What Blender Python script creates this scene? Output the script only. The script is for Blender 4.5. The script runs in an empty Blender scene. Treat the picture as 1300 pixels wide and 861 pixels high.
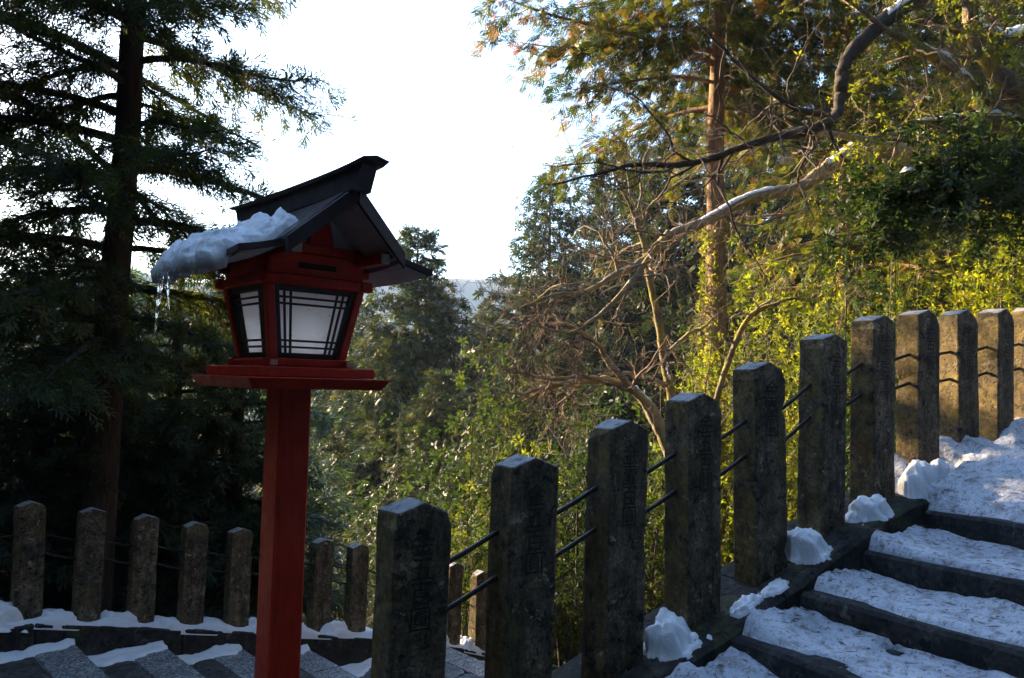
import bpy, bmesh, math, random
import numpy as np
from mathutils import Vector, Matrix, noise

rad = math.radians
scene = bpy.context.scene
col = scene.collection

# ------------------------------------------------------------------ camera, sky, sun, exposure
F_PX = 996.0                                   # focal length in pixels of the 1300 px wide photograph
cam_data = bpy.data.cameras.new('camera')
cam_data.sensor_width = 36.0
cam_data.lens = 36.0 * F_PX / 1300.0
cam_data.clip_start = 0.05
cam_data.clip_end = 6000.0
camera = bpy.data.objects.new('camera', cam_data)
col.objects.link(camera)
CAM_ROT = Matrix.Rotation(rad(93.0), 3, 'X') @ Matrix.Rotation(rad(1.6), 3, 'Z')
camera.rotation_euler = CAM_ROT.to_euler()
scene.camera = camera

SUN_AZ, SUN_EL = rad(-52.0), rad(17.5)         # from +Y, positive to the right
SUN_DIR = Vector((math.sin(SUN_AZ) * math.cos(SUN_EL), math.cos(SUN_AZ) * math.cos(SUN_EL), math.sin(SUN_EL)))
world = bpy.data.worlds.new('World')
scene.world = world
world.use_nodes = True
wn = world.node_tree.nodes
sky = wn.new('ShaderNodeTexSky')
sky.sky_type = 'NISHITA'
sky.sun_disc = False
sky.sun_elevation = SUN_EL
sky.sun_rotation = SUN_AZ
sky.altitude = 300
sky.air_density = 1.0
sky.dust_density = 1.0
sky.ozone_density = 2.5
wn['Background'].inputs['Strength'].default_value = 0.15
world.node_tree.links.new(sky.outputs[0], wn['Background'].inputs['Color'])

sun_data = bpy.data.lights.new('sun', 'SUN')
sun_data.energy = 5.0
sun_data.angle = rad(0.5)
sun_data.color = (1.0, 0.74, 0.43)
sun = bpy.data.objects.new('sun', sun_data)
col.objects.link(sun)
sun.rotation_euler = SUN_DIR.to_track_quat('Z', 'Y').to_euler()

scene.view_settings.view_transform = 'Standard'
scene.view_settings.look = 'None'
scene.view_settings.gamma = 1.0
scene.view_settings.exposure = 2.6
scene.view_settings.use_curve_mapping = False
scene.render.engine = 'CYCLES'
cy = scene.cycles
cy.use_adaptive_sampling = True
cy.adaptive_threshold = 0.025
cy.max_bounces = 6
cy.diffuse_bounces = 3
cy.glossy_bounces = 2
cy.transmission_bounces = 5
cy.transparent_max_bounces = 6
cy.caustics_reflective = False
cy.caustics_refractive = False
cy.sample_clamp_indirect = 6.0


def at(px, py, depth):
    """World point that stands at this distance in front of the camera."""
    d = CAM_ROT @ Vector(((px - 650.0) / F_PX, -(py - 430.5) / F_PX, -1.0))
    return d * (depth / d.y)


# ------------------------------------------------------------------ materials
MATS = {}


class Nodes:
    def __init__(self, name):
        self.m = bpy.data.materials.new(name)
        self.m.use_nodes = True
        self.t = self.m.node_tree
        self.bsdf = self.t.nodes['Principled BSDF']
        self.out = self.t.nodes['Material Output']
        MATS[name] = self.m
        self.tc = None

    def n(self, kind, **kw):
        nd = self.t.nodes.new(kind)
        for k, v in kw.items():
            if k in nd.inputs:
                nd.inputs[k].default_value = v
            else:
                setattr(nd, k, v)
        return nd

    def l(self, a, b):
        self.t.links.new(a, b)

    def coords(self, scale=None):
        if self.tc is None:                    # object space, shifted by a random amount for each object
            tc = self.n('ShaderNodeTexCoord')
            oi = self.n('ShaderNodeObjectInfo')
            mu = self.n('ShaderNodeVectorMath', operation='SCALE')
            mu.inputs[0].default_value = (37.0, 53.0, 29.0)
            self.l(oi.outputs['Random'], mu.inputs['Scale'])
            ad = self.n('ShaderNodeVectorMath', operation='ADD')
            self.l(tc.outputs['Object'], ad.inputs[0])
            self.l(mu.outputs[0], ad.inputs[1])
            self.tc = ad.outputs[0]
        if scale is None:
            return self.tc
        mp = self.n('ShaderNodeMapping')
        mp.inputs['Scale'].default_value = scale
        self.l(self.tc, mp.inputs['Vector'])
        return mp.outputs['Vector']

    def noise(self, scale, detail=5.0, rough=0.6, stretch=None):
        nd = self.n('ShaderNodeTexNoise')
        nd.inputs['Scale'].default_value = scale
        nd.inputs['Detail'].default_value = detail
        nd.inputs['Roughness'].default_value = rough
        self.l(self.coords(stretch), nd.inputs['Vector'])
        return nd.outputs['Fac']

    def ramp(self, fac, stops):
        nd = self.n('ShaderNodeValToRGB')
        el = nd.color_ramp.elements
        while len(el) < len(stops):
            el.new(0.5)
        for e, (p, c) in zip(el, stops):
            e.position = p
            e.color = (*c, 1.0) if len(c) == 3 else c
        self.l(fac, nd.inputs['Fac'])
        return nd.outputs['Color']

    def mix(self, fac, a, b, blend='MIX'):
        nd = self.n('ShaderNodeMix', data_type='RGBA', blend_type=blend)
        for sock, v in ((nd.inputs[0], fac), (nd.inputs[6], a), (nd.inputs[7], b)):
            if hasattr(v, 'links'):
                self.l(v, sock)
            elif isinstance(v, tuple):
                sock.default_value = (*v, 1.0)
            else:
                sock.default_value = v
        return nd.outputs[2]

    def bump(self, height, strength=0.4, dist=0.01):
        nd = self.n('ShaderNodeBump')
        nd.inputs['Strength'].default_value = strength
        nd.inputs['Distance'].default_value = dist
        self.l(height, nd.inputs['Height'])
        self.l(nd.outputs['Normal'], self.bsdf.inputs['Normal'])

    def col(self, c):
        if hasattr(c, 'links'):
            self.l(c, self.bsdf.inputs['Base Color'])
        else:
            self.bsdf.inputs['Base Color'].default_value = (*c, 1.0)

    def rough(self, v):
        if hasattr(v, 'links'):
            self.l(v, self.bsdf.inputs['Roughness'])
        else:
            self.bsdf.inputs['Roughness'].default_value = v


def B(v):
    return (v, v, v)


def stone_mat(name, dark, mid, light, moss=(0.05, 0.055, 0.012), moss_at=0.6, scale=1.0, rough=0.88, sky_top=None, sun_moss=None):
    N = Nodes(name)
    big = N.noise(9 * scale, 8, 0.72)
    fine = N.noise(70 * scale, 6, 0.7)
    c = N.ramp(big, [(0.34, dark), (0.50, mid), (0.66, light)])
    spk = N.ramp(fine, [(0.38, B(0.45)), (0.52, B(1.0)), (0.66, B(1.6))])
    c = N.mix(1.0, c, spk, 'MULTIPLY')
    pits = N.ramp(N.noise(30 * scale, 4, 0.6), [(0.36, B(0.15)), (0.44, B(1.0))])
    c = N.mix(1.0, c, pits, 'MULTIPLY')
    streak = N.ramp(N.noise(5 * scale, 6, 0.7, (3.5, 3.5, 0.5)), [(0.40, B(0.35)), (0.56, B(1.0))])
    c = N.mix(0.85, c, streak, 'MULTIPLY')
    lich = N.ramp(N.noise(17 * scale, 6, 0.75), [(0.60, B(0)), (0.64, B(1))])
    c = N.mix(lich, c, tuple(v * 1.5 for v in light))
    ms = N.ramp(N.noise(5 * scale, 6, 0.75, (1.3, 1.3, 0.7)), [(moss_at - 0.05, B(0)), (moss_at + 0.06, B(1))])
    mcol = N.mix(N.ramp(N.noise(24, 6, 0.7), [(0.35, B(0)), (0.65, B(1))]), tuple(v * 0.35 for v in moss), tuple(v * 2.0 for v in moss))
    c = N.mix(ms, c, mcol)
    if sun_moss:                              # golden moss on the downhill ends, tinted to carry low sun glow
        tcn = N.n('ShaderNodeTexCoord')
        sp0 = N.n('ShaderNodeSeparateXYZ')
        N.l(tcn.outputs['Normal'], sp0.inputs[0])
        ng = N.n('ShaderNodeMath', operation='MULTIPLY'); ng.inputs[1].default_value = -1.0
        N.l(sp0.outputs['X'], ng.inputs[0])
        md = N.ramp(ng.outputs[0], [(0.75, B(0)), (0.9, B(1))])
        md = N.mix(1.0, md, N.ramp(N.noise(8, 7, 0.75), [(0.42, B(0.05)), (0.60, B(0.9))]), 'MULTIPLY')
        c = N.mix(md, c, N.mix(N.ramp(N.noise(28, 6, 0.75), [(0.35, B(0)), (0.62, B(1))]), tuple(v * 0.3 for v in sun_moss), tuple(v * 1.7 for v in sun_moss)))
    if sky_top:  # paler bluish tops: skylight painted into the upward faces
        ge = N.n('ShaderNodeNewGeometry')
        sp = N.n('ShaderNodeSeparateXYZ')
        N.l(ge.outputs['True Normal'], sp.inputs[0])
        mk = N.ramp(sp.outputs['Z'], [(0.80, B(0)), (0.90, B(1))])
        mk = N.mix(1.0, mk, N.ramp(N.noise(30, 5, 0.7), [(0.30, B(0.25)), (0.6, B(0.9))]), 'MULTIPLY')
        c = N.mix(mk, c, sky_top)
    N.col(c)
    N.rough(rough)
    N.bump(N.mix(0.5, fine, pits), 0.8, 0.008)
    return N.m


stone_mat('post_stone', (0.040, 0.029, 0.017), (0.15, 0.110, 0.062), (0.26, 0.20, 0.125), moss=(0.09, 0.072, 0.022), moss_at=0.60, sky_top=(0.36, 0.37, 0.39), sun_moss=(0.17, 0.122, 0.036))
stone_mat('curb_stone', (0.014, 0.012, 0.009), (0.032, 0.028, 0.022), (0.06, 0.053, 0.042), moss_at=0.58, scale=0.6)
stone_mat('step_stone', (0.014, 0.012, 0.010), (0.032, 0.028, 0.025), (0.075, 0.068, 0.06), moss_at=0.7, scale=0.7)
stone_mat('tread_stone', (0.05, 0.045, 0.04), (0.08, 0.072, 0.064), (0.125, 0.115, 0.105), moss_at=0.72, scale=0.8, rough=0.7)
stone_mat('flag_stone', (0.10, 0.10, 0.10), (0.17, 0.165, 0.165), (0.26, 0.25, 0.25), moss_at=0.7, scale=0.8, rough=0.7)

N = Nodes('granite')
v = N.n('ShaderNodeTexVoronoi', Scale=75.0)
N.l(N.coords(), v.inputs['Vector'])
c = N.ramp(v.outputs['Color'], [(0.18, B(0.05)), (0.42, B(0.17)), (0.75, B(0.36)), (0.95, (0.55, 0.55, 0.58))])
c = N.mix(0.6, c, N.ramp(N.noise(7, 5), [(0.3, B(0.5)), (0.7, B(1.2))]), 'MULTIPLY')
N.col(c); N.rough(0.6)
N.bump(v.outputs['Distance'], 0.4, 0.003)

N = Nodes('inscription')
N.col(N.ramp(N.noise(45, 5, 0.7), [(0.36, (0.008, 0.006, 0.004)), (0.62, (0.045, 0.033, 0.02))])); N.rough(0.95)

N = Nodes('iron')
N.col(N.ramp(N.noise(40, 4), [(0.35, (0.02, 0.018, 0.018)), (0.7, (0.05, 0.035, 0.028))])); N.rough(0.6)
N.bsdf.inputs['Metallic'].default_value = 0.4

N = Nodes('red_lacquer')
big = N.noise(5, 6, 0.65)
c = N.ramp(big, [(0.28, (0.48, 0.020, 0.008)), (0.5, (0.64, 0.032, 0.010)), (0.72, (0.70, 0.055, 0.02))])
grain = N.noise(9, 7, 0.7, (7, 7, 0.5))
c = N.mix(0.6, c, N.ramp(grain, [(0.34, B(0.5)), (0.5, B(1.0))]), 'MULTIPLY')
crack = N.ramp(N.noise(22, 4, 0.6, (6, 6, 0.12)), [(0.285, B(0.12)), (0.31, B(1.0))])
c = N.mix(0.9, c, crack, 'MULTIPLY')
chip = N.ramp(N.noise(18, 6, 0.75), [(0.70, B(0)), (0.74, B(1))])
c = N.mix(chip, c, (0.16, 0.07, 0.045))
grime = N.ramp(N.noise(3.2, 6, 0.7), [(0.35, B(0.55)), (0.55, B(1.0))])
c = N.mix(0.35, c, grime, 'MULTIPLY')
N.col(c)
N.rough(N.ramp(N.noise(25, 4), [(0.3, B(0.38)), (0.7, B(0.65))]))
N.bump(N.mix(0.5, grain, crack), 0.35, 0.004)

N = Nodes('black_lacquer'); N.col((0.012, 0.012, 0.014)); N.rough(0.42)
N = Nodes('pale_paint')
N.col(N.ramp(N.noise(30, 5), [(0.3, (0.42, 0.38, 0.28)), (0.7, (0.62, 0.58, 0.46))])); N.rough(0.7)
N = Nodes('plaster_board')
N.col(N.ramp(N.noise(9, 5, 0.6, (1, 1, 3)), [(0.3, (0.48, 0.46, 0.43)), (0.7, (0.66, 0.64, 0.60))])); N.rough(0.8)
N = Nodes('roof_metal')
c = N.ramp(N.noise(7, 6, 0.65), [(0.3, (0.030, 0.024, 0.026)), (0.55, (0.060, 0.045, 0.046)), (0.75, (0.085, 0.070, 0.072))])
N.col(c); N.rough(N.ramp(N.noise(16, 5), [(0.3, B(0.35)), (0.7, B(0.6))]))
N.bsdf.inputs['Metallic'].default_value = 0.35
N.bump(N.noise(22, 4), 0.15, 0.003)

N = Nodes('paper_pane')
c = N.ramp(N.noise(14, 6, 0.7), [(0.28, B(0.72)), (0.42, B(0.93)), (0.8, B(0.95))])
spots = N.ramp(N.noise(75, 2, 0.5), [(0.24, B(0.25)), (0.29, B(1))])
c = N.mix(1.0, c, spots, 'MULTIPLY')
N.col(c); N.rough(0.35)
tr = N.n('ShaderNodeBsdfTranslucent'); N.l(c, tr.inputs['Color'])
mx = N.n('ShaderNodeMixShader'); mx.inputs[0].default_value = 0.62
N.l(N.bsdf.outputs[0], mx.inputs[1]); N.l(tr.outputs[0], mx.inputs[2]); N.l(mx.outputs[0], N.out.inputs['Surface'])

N = Nodes('snow')
f1 = N.noise(9, 6, 0.6); f2 = N.noise(90, 4, 0.6)
c = N.ramp(f1, [(0.3, (0.78, 0.80, 0.84)), (0.6, (0.88, 0.89, 0.91))])
dirt = N.ramp(N.noise(38, 6, 0.75, (1, 1.6, 1)), [(0.655, B(1)), (0.70, (0.34, 0.27, 0.20))])
c = N.mix(0.75, c, dirt, 'MULTIPLY')
N.col(c); N.rough(0.75)
N.bsdf.inputs['Subsurface Weight'].default_value = 0.15
N.bsdf.inputs['Subsurface Radius'].default_value = (0.02, 0.025, 0.03)
N.bump(N.mix(0.5, N.noise(40, 6, 0.7), f2), 0.55, 0.010)

N = Nodes('trodden_snow')
f1 = N.noise(6, 8, 0.7); f2 = N.noise(55, 5, 0.65); f3 = N.noise(16, 6, 0.7)
c = N.ramp(f1, [(0.30, (0.42, 0.43, 0.48)), (0.46, (0.66, 0.69, 0.76)), (0.66, (0.84, 0.86, 0.9))])
c = N.mix(0.85, c, N.ramp(f3, [(0.50, B(1)), (0.64, (0.42, 0.37, 0.34))]), 'MULTIPLY')
dirt = N.ramp(N.noise(34, 7, 0.8, (1, 1.8, 1)), [(0.54, B(1)), (0.61, (0.28, 0.19, 0.13))])
c = N.mix(0.9, c, dirt, 'MULTIPLY')
N.col(c); N.rough(0.6)
N.bump(N.mix(0.5, f3, f2), 1.0, 0.03)

N = Nodes('lamp_glow')
N.bsdf.inputs['Emission Color'].default_value = (0.72, 0.86, 1.0, 1)
N.bsdf.inputs['Emission Strength'].default_value = 1.7

N = Nodes('ice')
N.col((0.92, 0.96, 1.0)); N.rough(0.05)
N.bsdf.inputs['Transmission Weight'].default_value = 0.9
N.bsdf.inputs['IOR'].default_value = 1.31
N.bump(N.noise(35, 3), 0.5, 0.004)

N = Nodes('forest_floor')
c = N.ramp(N.noise(0.9, 8, 0.7), [(0.3, (0.022, 0.018, 0.010)), (0.5, (0.055, 0.040, 0.020)), (0.7, (0.045, 0.05, 0.016))])
sn = N.ramp(N.noise(0.55, 6, 0.65), [(0.60, B(0)), (0.64, B(1))])
c = N.mix(sn, c, (0.8, 0.82, 0.86))
N.col(c); N.rough(0.95)
N.bump(N.noise(6, 6, 0.7), 0.8, 0.08)

N = Nodes('moss_bank')
c = N.ramp(N.noise(5, 7, 0.7), [(0.3, (0.02, 0.018, 0.01)), (0.5, (0.05, 0.05, 0.012)), (0.72, (0.09, 0.10, 0.02))])
N.col(c); N.rough(0.95); N.bump(N.noise(45, 6, 0.7), 0.9, 0.03)

N = Nodes('mountain_forest')
c = N.ramp(N.noise(0.09, 9, 0.72), [(0.42, (0.008, 0.016, 0.022)), (0.64, (0.018, 0.030, 0.038)), (0.80, (0.22, 0.26, 0.32))])
N.col(c); N.rough(0.95)


def bark_mat(name, a, b, moss=None, moss_at=0.52, stretch=(6, 6, 0.8), scale=5):
    N = Nodes(name)
    f = N.noise(scale, 7, 0.7, stretch)
    c = N.ramp(f, [(0.3, a), (0.68, b)])
    if moss:
        mk = N.ramp(N.noise(scale * 0.9, 6, 0.7), [(moss_at - 0.05, B(0)), (moss_at + 0.07, B(1))])
        c = N.mix(mk, c, moss)
    N.col(c); N.rough(0.92); N.bump(f, 0.9, 0.02)


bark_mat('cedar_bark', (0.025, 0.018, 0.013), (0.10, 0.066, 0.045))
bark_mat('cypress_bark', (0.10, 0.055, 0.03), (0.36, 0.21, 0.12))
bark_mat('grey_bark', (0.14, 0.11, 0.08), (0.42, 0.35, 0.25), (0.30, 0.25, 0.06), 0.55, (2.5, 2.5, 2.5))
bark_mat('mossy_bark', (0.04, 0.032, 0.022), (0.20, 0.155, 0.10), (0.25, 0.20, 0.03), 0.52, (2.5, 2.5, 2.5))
bark_mat('shaded_bark', (0.018, 0.014, 0.011), (0.075, 0.055, 0.04), None, 0.5, (2.5, 2.5, 2.5))  # darkened limb bark: shade painted into the colour of the upper limbs
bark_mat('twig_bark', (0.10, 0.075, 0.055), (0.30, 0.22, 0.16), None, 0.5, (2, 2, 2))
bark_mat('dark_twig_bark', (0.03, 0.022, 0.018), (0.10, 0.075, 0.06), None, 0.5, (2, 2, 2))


def leaf_mat(name, stops, transl=0.35, rough=0.5, gloss=0.3):
    N = Nodes(name)
    a = N.n('ShaderNodeAttribute', attribute_name='tint')
    c = N.ramp(a.outputs['Fac'], stops)
    N.col(c); N.rough(rough)
    N.bsdf.inputs['Specular IOR Level'].default_value = gloss
    tr = N.n('ShaderNodeBsdfTranslucent')
    N.l(N.mix(1.0, c, (1.5, 1.6, 0.7), 'MULTIPLY'), tr.inputs['Color'])
    mx = N.n('ShaderNodeMixShader'); mx.inputs[0].default_value = transl
    N.l(N.bsdf.outputs[0], mx.inputs[1]); N.l(tr.outputs[0], mx.inputs[2]); N.l(mx.outputs[0], N.out.inputs['Surface'])


leaf_mat('cedar_leaf', [(0.0, (0.030, 0.045, 0.022)), (0.55, (0.062, 0.080, 0.030)), (0.85, (0.115, 0.110, 0.034)), (1.0, (0.19, 0.12, 0.045))], 0.4)
leaf_mat('fir_leaf', [(0.0, (0.035, 0.065, 0.045)), (0.6, (0.060, 0.100, 0.065)), (1.0, (0.09, 0.12, 0.06))], 0.35)
leaf_mat('cypress_leaf', [(0.0, (0.020, 0.038, 0.012)), (0.38, (0.060, 0.082, 0.018)), (0.64, (0.155, 0.15, 0.024)), (0.80, (0.19, 0.11, 0.028)), (1.0, (0.27, 0.115, 0.04))], 0.36)
leaf_mat('olive_leaf', [(0.0, (0.016, 0.031, 0.014)), (0.6, (0.046, 0.062, 0.022)), (1.0, (0.14, 0.115, 0.036))], 0.28)
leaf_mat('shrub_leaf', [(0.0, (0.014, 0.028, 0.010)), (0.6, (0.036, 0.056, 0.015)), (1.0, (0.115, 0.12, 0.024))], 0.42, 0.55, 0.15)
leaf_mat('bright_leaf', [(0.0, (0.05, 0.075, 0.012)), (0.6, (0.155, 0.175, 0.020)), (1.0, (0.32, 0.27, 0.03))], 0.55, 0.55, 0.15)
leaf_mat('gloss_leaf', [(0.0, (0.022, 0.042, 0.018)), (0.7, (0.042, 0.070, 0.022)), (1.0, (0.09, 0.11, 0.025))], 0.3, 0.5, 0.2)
leaf_mat('litter', [(0.0, (0.04, 0.025, 0.015)), (0.7, (0.12, 0.07, 0.04)), (1.0, (0.2, 0.12, 0.06))], 0.1)

# ------------------------------------------------------------------ mesh helpers


def tag(o, label=None, cat=None, group=None, kind=None):
    for k, val in (('label', label), ('category', cat), ('group', group), ('kind', kind)):
        if val:
            o[k] = val
    return o


def link(name, mesh, parent=None):
    o = bpy.data.objects.new(name, mesh)
    col.objects.link(o)
    if parent is not None:
        o.parent = parent
    return o


def empty(name, loc=(0, 0, 0), rz=0.0, parent=None):
    o = link(name, None, parent)
    o.empty_display_size = 0.2
    o.location = loc
    o.rotation_euler = (0, 0, rz)
    return o


def make_mesh(name, V, polys, mat, smooth=False, tint=None):
    """polys: list of (M,k) index arrays."""
    V = np.asarray(V, dtype=np.float32)
    me = bpy.data.meshes.new(name)
    me.vertices.add(len(V))
    me.vertices.foreach_set('co', V.ravel())
    polys = [np.asarray(p, dtype=np.int32) for p in polys if len(p)]
    nl = sum(p.size for p in polys)
    npoly = sum(len(p) for p in polys)
    me.loops.add(nl)
    me.polygons.add(npoly)
    me.loops.foreach_set('vertex_index', np.concatenate([p.ravel() for p in polys]))
    tot = np.concatenate([np.full(len(p), p.shape[1], dtype=np.int32) for p in polys])
    start = np.concatenate([[0], np.cumsum(tot)[:-1]]).astype(np.int32)
    me.polygons.foreach_set('loop_start', start)
    if smooth:
        me.polygons.foreach_set('use_smooth', np.ones(npoly, dtype=bool))
    me.update(calc_edges=True)
    if tint is not None:
        at_ = me.attributes.new('tint', 'FLOAT', 'POINT')
        at_.data.foreach_set('value', np.asarray(tint, dtype=np.float32))
    me.materials.append(MATS[mat] if isinstance(mat, str) else mat)
    return me


class Tubes:
    """Collects tapered tubes along paths."""

    def __init__(self):
        self.V, self.Q, self.n = [], [], 0

    def add(self, pts, radii, sides=6, lump=0.0, rng=None):
        P = np.asarray(pts, dtype=float)
        R = np.asarray(radii, dtype=float)
        m = len(P)
        T = np.gradient(P, axis=0)
        T /= np.linalg.norm(T, axis=1)[:, None] + 1e-9
        up = np.array([0, 0, 1.0]) if abs(T[0][2]) < 0.9 else np.array([1.0, 0, 0])
        A = np.cross(T, up); A /= np.linalg.norm(A, axis=1)[:, None] + 1e-9
        Bn = np.cross(T, A)
        ang = np.linspace(0, 2 * np.pi, sides, endpoint=False)
        rr = R[:, None] * np.ones(sides)
        if lump and rng is not None:
            rr = rr * (1 + lump * rng.standard_normal((m, sides)))
        ring = P[:, None, :] + rr[..., None] * (np.cos(ang)[None, :, None] * A[:, None, :] + np.sin(ang)[None, :, None] * Bn[:, None, :])
        idx = np.arange(m * sides).reshape(m, sides) + self.n
        a = idx[:-1]; b = np.roll(idx, -1, axis=1)[:-1]; c2 = np.roll(idx, -1, axis=1)[1:]; d = idx[1:]
        self.V.append(ring.reshape(-1, 3))
        self.Q.append(np.stack([a, b, c2, d], -1).reshape(-1, 4))
        self.n += m * sides

    def build(self, name, mat, parent=None, smooth=True):
        me = make_mesh(name, np.concatenate(self.V), [np.concatenate(self.Q)], mat, smooth)
        return link(name, me, parent)


def bm_mesh(bm, name, mat, smooth=False):
    me = bpy.data.meshes.new(name)
    bm.normal_update()
    bm.to_mesh(me)
    bm.free()
    me.materials.append(MATS[mat])
    if smooth:
        for p in me.polygons:
            p.use_smooth = True
    return me


def prism_bm(bottom, top, bevel=0.004):
    """Solid between two loops of equal length (lists of xyz)."""
    bm = bmesh.new()
    b = [bm.verts.new(p) for p in bottom]
    t = [bm.verts.new(p) for p in top]
    n = len(b)
    bm.faces.new(list(reversed(b)))
    bm.faces.new(t)
    for i in range(n):
        bm.faces.new((b[i], b[(i + 1) % n], t[(i + 1) % n], t[i]))
    bmesh.ops.recalc_face_normals(bm, faces=bm.faces)
    if bevel:
        bmesh.ops.bevel(bm, geom=list(bm.edges), offset=bevel, segments=1, affect='EDGES', profile=0.5)
    return bm


def box(name, x0, x1, y0, y1, z0, z1, mat, parent=None, bevel=0.004):
    bm = prism_bm([(x0, y0, z0), (x1, y0, z0), (x1, y1, z0), (x0, y1, z0)],
                  [(x0, y0, z1), (x1, y0, z1), (x1, y1, z1), (x0, y1, z1)], bevel)
    return link(name, bm_mesh(bm, name, mat), parent)


def solid(name, bottom, top, mat, parent=None, bevel=0.004):
    return link(name, bm_mesh(prism_bm(bottom, top, bevel), name, mat), parent)


def roughen(bm, amp, freq, seed):
    off = Vector((seed * 7.3, seed * 3.1, seed * 5.7))
    for v in bm.verts:
        d = noise.noise_vector(v.co * freq + off) * amp + noise.noise_vector(v.co * freq * 3.7 + off) * amp * 0.45
        v.co += d


# ------------------------------------------------------------------ layout of the place (metres, camera at origin)
PHI1 = rad(34.5)
D1 = Vector((math.cos(PHI1), math.sin(PHI1), 0)); N1 = Vector((math.sin(PHI1), -math.cos(PHI1), 0))
P1 = Vector((-0.30, 2.48, 0))
SP1 = 0.427
PHI2 = rad(42.8)
D2 = Vector((math.cos(PHI2), math.sin(PHI2), 0)); N2 = Vector((math.sin(PHI2), -math.cos(PHI2), 0))
P2 = Vector((-3.77, 6.30, 0))
SP2 = 0.43
POST_H = 0.95


def w1(t, n, z=0.0):
    p = P1 + D1 * t + N1 * n
    return Vector((p.x, p.y, z))


def w2(t, n, z=0.0):
    p = P2 + D2 * t + N2 * n
    return Vector((p.x, p.y, z))


TOP1 = [-0.382, -0.261, -0.140, -0.020, 0.110, 0.262, 0.375, 0.432, 0.462, 0.512, 0.55, 0.60, 0.66]


def base1(t):
    i = t / SP1
    xs = np.arange(len(TOP1))
    if i < 0:
        return TOP1[0] - POST_H + 0.121 * i
    return float(np.interp(i, xs, TOP1)) - POST_H


def base2(t):
    i = t / SP2
    return float(np.interp(i, [-12, 0, 7, 10, 15, 24, 60], [-1.0, -1.056, -1.75, -2.13, -2.90, -4.2, -9.0])) - POST_H if i < 0 else \
        float(np.interp(i, [0, 7, 10, 15, 24, 60], [-1.056, -1.75, -2.13, -2.90, -4.2, -9.0])) - POST_H


def ground_z(x, y):
    p = Vector((x, y, 0)) - P1
    t, q = p.dot(D1), -p.dot(N1)
    p2 = Vector((x, y, 0)) - P2
    t2, q2 = p2.dot(D2), -p2.dot(N2)
    zu = base1(max(-6, min(t, 6))) - 0.30
    zl = base2(max(-3, min(t2, 14))) - 0.36
    if q < 0.25:
        z = zu
        if q < -6.5:                       # the mountainside climbs on the other side of the stairs
            z += 0.85 * min(-6.5 - q, 40.0) + 0.5 * math.sin(t * 0.7) * min(1.0, -6.5 - q)
    elif q2 < -2.6:
        span = max(0.4, (q - 0.25) + (-2.6 - q2))
        k = (q - 0.25) / span
        z = zu + (zl - zu) * k * k * (3 - 2 * k) if zl < zu else zu + (zl - zu) * k
    elif q2 < 0.35:
        z = zl
    else:
        r = q2 - 0.35
        z = zl - 0.42 * min(r, 14) - 0.08 * max(0, min(r - 14, 60))
        z += 0.5 * math.sin(x * 0.5) * min(1, r / 4) + 0.4 * math.sin(y * 0.37 + x * 0.2) * min(1, r / 4)
        # the wooded bank to the right climbs again
        z += max(0.0, x - 4.0) * 0.42 * min(1, r / 6) if x < 60 else 56 * 0.42
    return z


# ground: fine sheet near, coarse to the horizon
def axis():
    a = list(np.arange(-16, 24, 0.5))
    b, s = 24.0, 0.8
    pos = []
    while b < 680:
        pos.append(b); b += s; s *= 1.35
    neg = []
    b, s = -16.5, 0.8
    while b > -680:
        neg.append(b); b -= s; s *= 1.35
    return np.array(list(reversed(neg)) + a + pos)


gx = axis(); gy = axis()
GV = np.array([[(x, y, ground_z(x, y)) for x in gx] for y in gy]).reshape(-1, 3)
ii = np.arange(len(gx) * len(gy)).reshape(len(gy), len(gx))
GQ = np.stack([ii[:-1, :-1], ii[:-1, 1:], ii[1:, 1:], ii[1:, :-1]], -1).reshape(-1, 4)
ground = link('ground', make_mesh('ground', GV, [GQ], 'forest_floor', True))
tag(ground, 'dark forest floor falling away into the valley', kind='structure')

# far mountain ridge
mx_, my_ = np.linspace(-640, 640, 121), np.linspace(230, 640, 50)
MV = []
for y in my_:
    for x in mx_:
        crest = 61 + 14 * math.sin(x * 0.0075 + 2.0) + 7 * math.sin(x * 0.027 + 1.6)
        prof = math.exp(-((y - 430) / 95) ** 2)
        h = crest * prof + 9 * noise.fractal(Vector((x * 0.016, y * 0.016, 0)), 1.0, 2.0, 5) * prof
        MV.append((x, y, h - 24))
ii = np.arange(len(MV)).reshape(len(my_), len(mx_))
MQ = np.stack([ii[:-1, :-1], ii[:-1, 1:], ii[1:, 1:], ii[1:, :-1]], -1).reshape(-1, 4)
hill = link('hill', make_mesh('hill', MV, [MQ], 'mountain_forest', True))
tag(hill, 'far blue snowy mountain ridge beyond the valley', kind='structure')

# ------------------------------------------------------------------ upper stone stairs (right)
stairs = empty('stone_stairs', w1(0, 0, 0))
tag(stairs, 'wide dark stone steps climbing to the right under trodden snow', kind='structure')
NOSES = [(-1.90, -1.755), (-1.45, -1.62), (-1.0, -1.485), (-0.55, -1.39), (-0.10, -1.29), (0.36, -1.18), (0.82, -1.065), (1.265, -0.953), (1.70, -0.840), (2.15, -0.710), (2.67, -0.575)]
CURB_N = 0.20


def in_t(o):           # object built in (t, n, z) coordinates of the stairs -> local x, -y, z
    o.location = (P1.x, P1.y, 0)
    o.rotation_euler = (0, 0, PHI1)
    return o


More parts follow.
